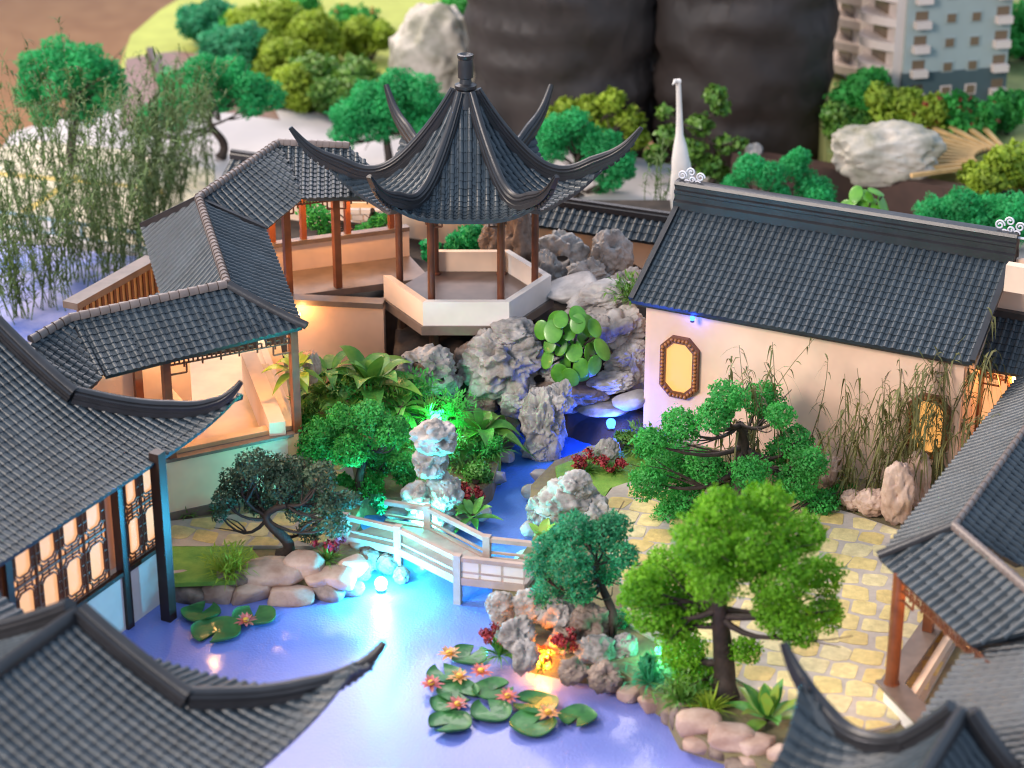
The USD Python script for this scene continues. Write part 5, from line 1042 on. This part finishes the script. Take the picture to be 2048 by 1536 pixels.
rock('grey twisted rock right of the holed rock at the garden wall', 1222, 512, 40, 48, 'grey_rock', y=189.5, seed=9, pits=8, rough=.34, lobes=[(1200, 545, 32, 26)])
rock('tall brown stalagmite rock behind the pavilion columns', 1035, 490, 30, 75, 'brown_rock', y=191, seed=10, pits=9, rough=.34)
rock('orange brown rock at the foot of the courtyard bush', 985, 485, 30, 40, 'brown_rock', y=193.5, seed=11)
for i, (px, py, rx, ry, yy, lb) in enumerate([(1140, 575, 62, 34, 183, 'grey slab beside the pavilion parapet'), (1205, 600, 64, 42, 180.5, 'broad pale slab below the twisted rock'), (1240, 660, 52, 50, 178, 'layered slanting slab above the waterfall'), (1255, 720, 44, 38, 176, 'rough slanted rock behind the hall corner'), (1225, 765, 48, 26, 174.5, 'pale flat stone at the top of the waterfall'), (1262, 800, 40, 26, 172.5, 'white flat stone beside the cream hall corner'), (1165, 740, 34, 30, 174, 'grey stone under the round leaved plant'), (1205, 812, 60, 16, 173, 'thin rough ledge of the waterfall')]):
    c = aty(px, py, yy); k = cmpx(c); V, F = boulder((0, 0, 0), (rx * k, rx * k * .8, ry * k * .62), 300 + i)
    a = (.25, .3, .5, .5, .15, .2, .1, 0)[i]; V = np.stack([V[:, 0] * math.cos(a) - V[:, 2] * math.sin(a), V[:, 1], V[:, 0] * math.sin(a) + V[:, 2] * math.cos(a)], 1)
    if i in (1, 2, 3, 4): V, F = rock_mesh((0, 0, 0), (rx * k * 1.1, rx * k * .8, ry * k * .9), 340 + i, (), .34, 4, 6); V = np.stack([V[:, 0] * math.cos(a) - V[:, 2] * math.sin(a), V[:, 1], V[:, 0] * math.sin(a) + V[:, 2] * math.cos(a)], 1)
    single('flat_stone', (V + c, F), 'slab' if i not in (3, 7) else 'grey_rock', lb, 'stone', smooth=30, group='flat stones of the waterfall')
for i, (px, py, rx, ry, yy, lb) in enumerate([(1172, 555, 44, 38, 187, 'pale craggy rock at the foot of the holed rock'), (1092, 548, 30, 46, 189, 'narrow pale rock beside the back column'), (1252, 575, 34, 40, 186, 'craggy rock behind the hall eave corner'), (1185, 668, 40, 40, 177, 'pale craggy rock above the round leaved plant'), (1232, 610, 44, 36, 181, 'wide craggy rock under the light green tuft'), (1268, 745, 30, 44, 175, 'upright craggy rock touching the hall corner'), (1112, 742, 34, 30, 175, 'small craggy rock right of the big hollowed one'), (1040, 800, 40, 34, 173, 'craggy grey rock below the big hollowed one'), (960, 800, 34, 28, 174, 'low dark rock at the cave left of the channel')]):
    rock(lb, px, py, rx, ry, 'grey_rock' if i != 8 else 'brown_rock', y=yy, seed=310 + i, pits=9, rough=.40)
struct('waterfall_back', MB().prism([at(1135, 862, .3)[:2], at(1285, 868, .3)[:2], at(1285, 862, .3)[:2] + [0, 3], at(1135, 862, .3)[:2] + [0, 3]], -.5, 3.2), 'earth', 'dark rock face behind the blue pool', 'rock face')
rock('small pale pointed stone beside the red flowers', 1215, 900, 24, 26, 'grey_rock', zb=1.6, seed=12, pits=3); rock('low grey stone by the channel and the hall corner', 1190, 908, 26, 16, 'grey_rock', zb=1.2, seed=13, pits=3)
for i, (px, py, rx, ry, mt, lb) in enumerate([(1000, 1215, 32, 34, 'grey_rock', 'white coral like rock at the bridge end'), (1062, 1212, 40, 38, 'grey_rock', 'pale pitted rock right of the bridge end'), (1115, 1228, 40, 40, 'grey_rock', 'grey pitted rock under the leaning tree'), (1180, 1245, 42, 40, 'brown_rock', 'brown grey rock below the leaning trunk'), (1035, 1268, 36, 36, 'grey_rock', 'pale rock above the orange lamp on the shore'), (1130, 1290, 40, 34, 'brown_rock', 'brown rock just behind the orange lamp'), (1190, 1305, 44, 38, 'grey_rock', 'grey rock right of the orange lamp'), (1050, 1310, 26, 40, 'grey_rock', 'upright pale rock left of the orange lamp'), (1145, 1345, 32, 28, 'brown_rock', 'brown stone at the waterline under the orange lamp'), (1208, 1352, 34, 32, 'brown_rock', 'dark stone at the waterline right of the orange lamp'), (1250, 1300, 30, 34, 'grey_rock', 'grey rock below the lime tree')]):
    rock(lb, px, py, rx, ry, mt, zb=.6 if py > 1280 else 1.8, seed=70 + i, pits=8, rough=.34)
for i, (px, py, rx, ry, lb) in enumerate([(742, 1118, 26, 24, 'bluish stone at the left bridge foot'), (775, 1128, 22, 22, 'small pale stone beside the cyan lamp'), (803, 1150, 18, 18, 'round stone standing in the water right of the cyan lamp'), (718, 1140, 30, 22, 'lilac stone left of the cyan lamp'), (770, 1092, 26, 18, 'flat stone under the left end of the bridge')]): rock(lb, px, py, rx, ry, 'brown_rock', zb=0.0, seed=90 + i, pits=5, rough=.24)
for i, (px, py, rx, ry, lb) in enumerate([(1745, 1005, 36, 30, 'rounded brown rock lying at the cream wall'), (1795, 985, 34, 66, 'upright brown rock in the bamboo before the wall'), (1835, 960, 26, 60, 'second upright brown rock behind the bamboo'), (1662, 945, 26, 36, 'pinkish rock behind the green tree crown'), (1705, 1000, 26, 22, 'small brown rock left of the rounded one'), (1455, 960, 30, 26, 'pale rock behind the green tree trunk')]): rock(lb, px, py, rx, ry, 'pink_stone', zb=1.7, seed=110 + i, pits=4, rough=.26)
rock('upright orange lit stone at the corridor corner', 622, 735, 18, 36, 'pink_stone', y=166, seed=130, pits=3)
stone_row('stone_edging', 'low wall of pinkish stones along the left bank', [(372, 1188, 42, 24, .5), (438, 1190, 36, 28, .5), (502, 1188, 48, 26, .5), (580, 1195, 48, 22, .4), (652, 1188, 38, 20, .4), (355, 1160, 30, 18, 1.4), (540, 1150, 66, 24, 1.5), (608, 1135, 42, 28, 1.9), (470, 1160, 44, 18, 1.4), (672, 1160, 46, 20, 1.3), (700, 1135, 36, 24, 1.6), (640, 1162, 30, 14, 1.4), (700, 1180, 32, 16, .4), (725, 1098, 26, 18, 1.4)], 'pink_stone', 1.0, 3)
stone_row('stone_edging', 'low wall of pinkish stones along the right bank near the lens', [(1362, 1440, 24, 34, 1.2), (1398, 1452, 46, 28, 2.0), (1402, 1492, 44, 26, .6), (1462, 1478, 50, 26, 2.0), (1452, 1505, 40, 22, .6), (1515, 1496, 40, 24, 1.8), (1515, 1535, 40, 26, .6), (1565, 1520, 30, 26, 1.6), (1340, 1440, 20, 32, .4), (1262, 1392, 28, 16, .6), (1302, 1412, 26, 20, .6), (1230, 1372, 24, 16, .6), (1480, 1545, 40, 22, .4), (1580, 1560, 40, 24, .6)], 'pink_stone', 1.0, 4)
stone_row('stone_edging', 'thin row of grey stones along the channel edge', [(1065, 985, 22, 14, .8), (1062, 1060, 22, 16, .8), (1080, 955, 22, 12, .8), (1055, 1120, 26, 16, .8), (1010, 1160, 26, 18, .8), (960, 1030, 24, 14, .9), (995, 960, 20, 14, .9), (1010, 915, 20, 14, .9), (920, 1045, 26, 14, .9), (790, 1030, 28, 12, .9), (1240, 905, 26, 14, .8), (1150, 940, 26, 12, .8)], 'slab', 1.0, 5)

bp0 = thing('brick_panel', 'pale lit brick panel behind the crooked courtyard tree', 'wall', aty(750, 515, 201))
bq0, bq1 = aty(700, 512, 201), aty(800, 512, 201); wq = (bq1 - bq0)[0]
bp0.part('backing', MB().wall(bq0[:2] + [0, .35], bq1[:2] + [0, .35], 4, bq0[2] + 5.4, .3), 'tan_floor')
for r_ in range(9):
    for c_ in range(4):
        x_ = bq0[0] + wq * (c_ + .5 + (.25 if r_ % 2 else -.0)) / 4.3; bp0.part('brick', MB().box((x_, 201, bq0[2] - .6 + .62 * r_), wq / 4.3 - .1, .5, .52), 'white_wall')
# ================================================================ leafy plants, grasses, flowers
leafy('broadleaf_plant', 'large glossy broad leaved plant before the retaining wall', aty(742, 775, 170), [(7, 5.6, 2.0, 35, 60, .45), (8, 5.0, 1.9, 5, 30, .45), (4, 4.0, 1.6, 60, 80, .4)], 'fern', 31, mats=['fern', 'leaf_green'])
leafy('broadleaf_plant', 'drooping glossy leaved plant between the scholar rock and the channel', aty(965, 865, 168.5), [(8, 4.6, 1.5, 15, 45, .75), (7, 4.0, 1.4, -10, 15, .6), (4, 3.2, 1.2, 55, 80, .5)], 'leaf_green', 32, mats=['leaf_green', 'fern'])
leafy('broadleaf_plant', 'dark leaved plant at the back of the corridor corner', aty(660, 745, 171), [(6, 3.6, 1.2, 20, 60, .5), (5, 3.0, 1.1, 0, 20, .4)], 'leaf_green', 33)
leafy('yellow_leaf_plant', 'yellow leaved plant beside the corridor corner post', aty(592, 745, 165), [(6, 3.2, 1.1, 20, 60, .5), (5, 2.6, 1.0, 0, 20, .5)], 'leaf_yellow', 34)
leafy('yellow_leaf_plant', 'yellow green rosette plant behind the pink edging stones', at(1535, 1440, 1.8), [(6, 3.3, 1.15, 15, 40, .4), (6, 3.2, 1.1, 40, 65, .25), (4, 2.8, 1.0, 70, 85, .2)], 'leaf_yellow', 35, mats=['leaf_yellow', 'leaf_green'])
leafy('yellow_leaf_plant', 'little yellow leaved sprout at the far bridge end', at(1082, 1075, 1.7), [(5, 1.7, .8, 30, 70, .2)], 'leaf_yellow', 36)
leafy('broadleaf_plant', 'green leaved plant at the foot of the scholar rock on the channel side', at(945, 1035, 1.6), [(6, 2.6, .9, 25, 60, .4), (5, 2.2, .8, 0, 20, .4)], 'leaf_green', 37)
leafy('broadleaf_plant', 'small leafy plant below the spreading tree', at(660, 1050, 1.7), [(6, 1.8, .7, 20, 60, .4)], 'leaf_green', 38)
rng = np.random.default_rng(8); C0 = aty(1145, 705, 174)
pts = [aty(x + rng.uniform(-5, 5), y + rng.uniform(-5, 5), 173 + rng.uniform(-1.2, 1.2)) for x, y in ((1085, 655), (1092, 715), (1205, 700), (1120, 750), (1155, 720), (1130, 680), (1175, 650), (1125, 640), (1160, 632), (1190, 655), (1105, 665), (1140, 668), (1172, 678), (1200, 680), (1115, 695), (1148, 700), (1180, 708), (1130, 725), (1165, 735), (1140, 755), (1168, 760), (1190, 730), (1098, 690), (1110, 640), (1155, 650))]
discs('round_leaf_plant', 'plant with round fleshy green leaves beside the big rock', C0, pts, 'succulent', 6, r=.90)
tuft('grass_tuft', 'bright grass tuft glowing in the green lamp light', aty(855, 835, 168), 110, 3.0, .16, 'fern', 41)
tuft('grass_tuft', 'yellow green feathery tuft on the lawn by the dark post', at(458, 1150, 1.8), 120, 2.6, .14, 'yellowgreen', 42, twig=2)
tuft('flowering_tuft', 'grass tuft with crimson flowers by the dark bonsai', at(655, 1120, 1.9), 90, 1.9, .15, 'fern', 43, flower='crimson')
tuft('flowering_tuft', 'grass tuft with red flowers at the channel bank', at(1175, 945, 1.7), 120, 1.7, .15, 'fern', 44, flower='red_flower', spread=1.5)
tuft('flowering_tuft', 'second red flowered tuft beside the pale pointed stone', at(1225, 945, 1.7), 90, 1.6, .15, 'fern', 45, flower='red_flower', spread=1.4)
tuft('flowering_tuft', 'grass tuft with deep red flowers at the shore below the bridge end', at(1000, 1310, .8), 110, 2.2, .16, 'leaf_green', 46, flower='red_flower')
tuft('flowering_tuft', 'red flowered tuft at the foot of the scholar rock', at(940, 1010, 1.6), 70, 1.6, .15, 'leaf_green', 47, flower='red_flower')
tuft('grass_tuft', 'bamboo like light green tuft above the slabs at the hall corner', aty(1262, 600, 179), 80, 2.6, .2, 'fern', 48, twig=3)
tuft('grass_tuft', 'light green tuft under the octagonal window', at(1290, 905, 1.8), 110, 2.8, .2, 'fern', 49, twig=2)
tuft('grass_tuft', 'light green tuft left of the green tree', at(1275, 960, 1.8), 60, 1.9, .16, 'fern', 50)
tuft('grass_tuft', 'feathery tuft at the foot of the lime tree', at(1365, 1400, 1.9), 130, 2.6, .15, 'fern', 51, twig=1)
tuft('grass_tuft', 'cool green feathery tuft lit by the small green lamp', at(1300, 1365, 1.8), 120, 2.4, .14, 'bluegreen', 52, twig=1)
tuft('grass_tuft', 'yellow green tuft in front of the lime tree trunk', at(1420, 1420, 1.9), 110, 2.2, .15, 'yellowgreen', 53)
tuft('grass_tuft', 'small green tuft on the left path edge', at(375, 1030, 1.8), 60, 1.2, .14, 'fern', 54); tuft('grass_tuft', 'low green tuft by the plinth of the corridor wall', at(430, 1022, 1.8), 50, 1.0, .14, 'fern', 55)
tuft('grass_tuft', 'tuft of blades beside the scholar rock top', aty(905, 870, 168.5), 60, 2.0, .16, 'leaf_green', 56)
tuft('grass_tuft', 'grass tuft left of the upright channel rock', aty(990, 905, 166.5), 70, 2.4, .2, 'leaf_green', 57)
for i, (px, py, r, m, lb) in enumerate([(620, 840, 34, MG, 'green bush beside the corridor corner post'), (600, 800, 30, 'darkgreen', 'dark bush under the corridor eave corner'), (690, 960, 26, MG, 'small bush on the curved paving end'), (1320, 935, 30, MG, 'green bush left of the green tree trunk'), (760, 1010, 24, BG, 'bluish bush above the left end of the bridge'), (900, 840, 34, 'leaf_green', 'glossy bush behind the scholar rock top'), (640, 790, 34, 'leaf_green', 'dark leafy bush left of the broad leaved plant'), (1290, 1330, 26, BG, 'bluish bush left of the lime trunk'), (810, 950, 30, MG, 'green bush left of the scholar rock')]):
    bush(lb, px, py, r, m, 1.7, 170 + i, dens=330, size=.2)

leafy('fern_plant', 'pale green fern under the broad leaved plant', aty(690, 830, 167), [(9, 3.2, .9, 15, 55, .6), (7, 2.6, .8, -5, 20, .5)], 'fern', 61)
leafy('fern_plant', 'fern spreading right of the broad leaved plant towards the green lamp', aty(800, 820, 168), [(9, 3.4, .9, 15, 55, .6), (7, 2.8, .8, -5, 20, .5)], 'leaf_green', 62)
leafy('fern_plant', 'fern at the foot of the retaining wall', aty(640, 790, 169), [(8, 3.2, 1.0, 15, 60, .5), (6, 2.6, .9, 0, 20, .5)], 'fern', 63)
leafy('fern_plant', 'low fern between the spreading tree and the scholar rock', aty(800, 985, 163), [(8, 2.4, .8, 15, 55, .6)], 'leaf_green', 64)
for i, (px, py, r, m, lb) in enumerate([(950, 940, 34, 'leaf_green', 'leafy bush hanging over the left channel bank'), (985, 895, 26, MG, 'small green bush at the narrow of the channel'), (915, 975, 26, 'fern', 'light bush right of the scholar rock middle'), (580, 900, 22, MG, 'small bush at the end of the corridor base wall'), (700, 765, 30, 'fern', 'pale leafy bush in front of the retaining wall'), (900, 790, 24, 'bluegreen', 'bluish green bush under the holed rock'), (1245, 880, 22, 'fern', 'light green sprig by the hall corner at the pool')]):
    bush(lb, px, py, r, m, 1.7, 270 + i, dens=420, size=.17, n=6)
for i, (px, py, yy, L, mt_, lb) in enumerate([(620, 830, 168, 2.6, 'fern', 'feathery fern beside the corridor corner post'), (665, 800, 169, 2.8, 'fern', 'feathery fern left under the broad leaved plant'), (720, 815, 168.5, 2.6, 'midgreen', 'green feathery fern under the broad leaved plant'), (775, 800, 169, 2.6, 'fern', 'feathery fern right under the broad leaved plant'), (830, 790, 170, 2.4, 'midgreen', 'green fern at the foot of the two holed rock'), (905, 905, 165.5, 2.2, 'fern', 'fern right of the scholar rock top'), (935, 950, 164, 2.0, 'fern', 'fern on the left channel bank'), (800, 900, 165, 2.2, 'fern', 'fern left of the scholar rock top'), (770, 945, 164, 1.9, 'midgreen', 'short fern before the spreading tree trunk'), (905, 830, 168, 2.4, 'midgreen', 'fern behind the green lamp'), (965, 915, 166, 2.0, 'midgreen', 'fern hanging to the channel water'), (830, 1010, 163, 1.6, 'fern', 'low fern left of the scholar rock foot')]):
    tuft('fern_tuft', lb, aty(px, py, yy), 70, L, .17, mt_, 600 + i, cat='fern', twig=3, spread=1.3)
tuft('flowering_tuft', 'tuft of leaves with added orange specks standing for the orange lamp glow', at(1085, 1335, .9), 70, 1.3, .16, 'fern', 58, flower='orange_flower')  # orange blossom shapes added to stand for leaves glowing in the lamp light
tuft('flowering_tuft', 'red blossoms on thin stems beside the orange lamp', at(1130, 1300, 2.2), 50, 1.2, .12, 'leaf_green', 59, flower='red_flower')
# ================================================================ water lilies
def lily(px, py, rx, label, seed, tilt=0.0):
    rng = np.random.default_rng(seed); c = at(px, py, .32); r = rx * cmpx(c); a0 = rng.uniform(0, 6.28); n = 30; V, F = [c + [0, 0, -.02]], []
    for ring, q in enumerate((.35, .7, .92, 1.0)):
        for i in range(n + 1):
            a = a0 + .22 + (2 * math.pi - .44) * i / n; z = (.03, .04, .10, .22)[ring] * (1 + .5 * math.sin(3 * a + seed)) + tilt * q * math.sin(a)
            V.append(c + np.array([math.cos(a) * r * q, math.sin(a) * r * q * .95, z]))
    F += [(0, 1 + i, 2 + i) for i in range(n)]
    for k in range(3):
        for i in range(n): a, b = 1 + k * (n + 1) + i, 1 + (k + 1) * (n + 1) + i; F += [(a, b, b + 1), (a, b + 1, a + 1)]
    V = np.array(V); m = MB().add(V, F); m.add(V - [0, 0, .12], [f[::-1] for f in F])
    o = np.array([1 + 3 * (n + 1) + i for i in range(n + 1)]); m.add(np.vstack([V[o], V[o] - [0, 0, .12]]), [(i, i + 1, n + 2 + i, n + 1 + i) for i in range(n)])
    single('lily_pad', m, 'pad', label, 'lily pad', smooth=40, group='lily pads on the pond')
for i, (px, py, rx, lb) in enumerate([(402, 1226, 40, 'lily pad with golden reflection nearest the dark corner post'), (432, 1262, 50, 'large lily pad in front of the left group'), (508, 1233, 44, 'lily pad right of the pink lily near the left bank'),
        (938, 1312, 38, 'lily pad alone at the back of the large group'), (890, 1350, 38, 'lily pad behind the pink flower on the left of the large group'), (916, 1384, 44, 'lily pad in the middle left of the large group'), (985, 1380, 42, 'lily pad at the centre of the large group'), (893, 1408, 34, 'lily pad under the pink lily at the left'),
        (900, 1446, 44, 'front left lily pad of the large group'), (982, 1424, 42, 'lily pad with a bright glint in the middle of the large group'), (1072, 1408, 46, 'lily pad behind the peach flower at the right'), (1066, 1448, 48, 'front middle lily pad with white glint'), (1155, 1434, 40, 'rightmost lily pad of the large group')]): lily(px, py, rx, lb, 400 + i, .05 if i % 2 else -.05)
def flower(px, py, rx, label, material, seed, zb=.55):
    rng = np.random.default_rng(seed); c = at(px, py, zb); L = rx * .68 * cmpx(c); t = thing('water_lily', label, 'flower', c, 'water lilies on the pond')
    for ring, (n, el, l) in enumerate(((9, 12, 1.15), (7, 42, .85))):
        for i in range(n):
            a = 2 * math.pi * (i + .5 * ring + rng.uniform(-.15, .15)) / n; e = math.radians(el + rng.uniform(-8, 8)); d = np.array([math.cos(a) * math.cos(e), math.sin(a) * math.cos(e), math.sin(e)])
            t.part('petal', blade(c, d, L * l * rng.uniform(.85, 1.1), L * .38, -.12 if ring else .05, 4, .2, .05, .9), material, smooth=True)
    t.part('heart', MB().ball(c + [0, 0, .12 * L + .1], L * .30, 2, (1, 1, .7)), 'petal_heart', smooth=True)
for i, (px, py, rx, m, lb) in enumerate([(492, 1244, 32, 'petal_pink', 'pink lily among the left pads'), (898, 1310, 34, 'petal_peach', 'pale peach lily at the back of the large group'), (862, 1370, 36, 'petal_pink', 'pink lily with yellow heart leftmost in the large group'), (918, 1356, 34, 'petal_peach', 'yellowish peach lily in the upper part of the large group'), (962, 1345, 34, 'petal_pink', 'pink and orange lily right of the upper peach one'), (915, 1412, 34, 'petal_pink', 'salmon pink lily in front at the left of the group'), (1015, 1396, 34, 'petal_pink', 'orange pink lily in the centre right of the group'), (1096, 1428, 36, 'petal_peach', 'peach lily between the two front pads')]): flower(px, py, rx, lb, m, 500 + i)

# ================================================================ lamps
led('pond_lamp', 'glowing cyan lamp at the water beside the bridge', at(762, 1166, 1.3), .50, 'led_cyan', (.05, .62, 1.0), 480)
led('orange_lamp', 'glowing orange lamp among the shore rocks', at(1088, 1318, 1.2), .5, 'led_orange', (1.0, .32, .03), 170)
led('green_lamp', 'green lamp glowing in the grass behind the scholar rock', aty(872, 838, 166.8), .45, 'led_green', (.06, 1.0, .45), 85)
led('cyan_lamp', 'turquoise lamp low behind the bridge at the scholar rock foot', at(850, 1052, 2.0), .40, 'led_cyan', (.06, .95, .80), 800)
led('blue_lamp', 'blue lamp at the foot of the waterfall', aty(1222, 846, 170.0), .42, 'led_blue', (.02, .10, 1.0), 130)
led('blue_eave_lamp', 'small blue lamp under the left end of the hall eave', onplane(1385, 632, np.r_[f0 - nE * 1.1, 0], nE) - [0, 0, .2], .22, 'led_blue', (.02, .08, 1.0), 40)
led('green_lamp', 'small green lamp under the lime tree by the cool green tuft', at(1318, 1300, 2.6), .28, 'led_green', (.1, 1.0, .5), 90)
warm = (1.0, .47, .15)
for nm, p, it in (('corridor', np.r_[(wa + (wb - wa) * .35 + inw * 4.0), 14.8], 700), ('corridor', np.r_[(wa + (wb - wa) * .95 + inw * 5), 15.2], 650), ('corridor', np.r_[(p1[:2] + nq * 3.2 - dq * .8), 18.0], 1000), ('corridor', np.r_[(p2[:2] + nq * 3.2 + dq * 3), 18.0], 1000), ('walk', np.r_[(l0 + nG * 2.6 + dG * 3.5), 10.4], 450), ('walk', np.r_[(k0 + aE * 3 - nE * .3), 10.6], 350)):
    led('ceiling_bulb', {'corridor': 'warm bulb under the covered corridor roof', 'walk': 'warm bulb under the right covered walk or annexe eave'}[nm] + (' %s' % ('over the lower bay', 'at the corner bay', 'over the first upper bay', 'beside the pavilion', 'above the lit bench', 'above the lit panels')[COUNT.get('/World/ceiling_bulb', 0)]), p, .3, 'led_warm', warm, it * .33)
lw = onplane(600, 660, np.r_[ra_ - nq * 1.0, 0], nq); led('wall_lamp', 'warm bulb under the corridor eave lighting the retaining wall', np.array([lw[0], lw[1] - 1.2, 9.0]), .25, 'led_warm', warm, 80)
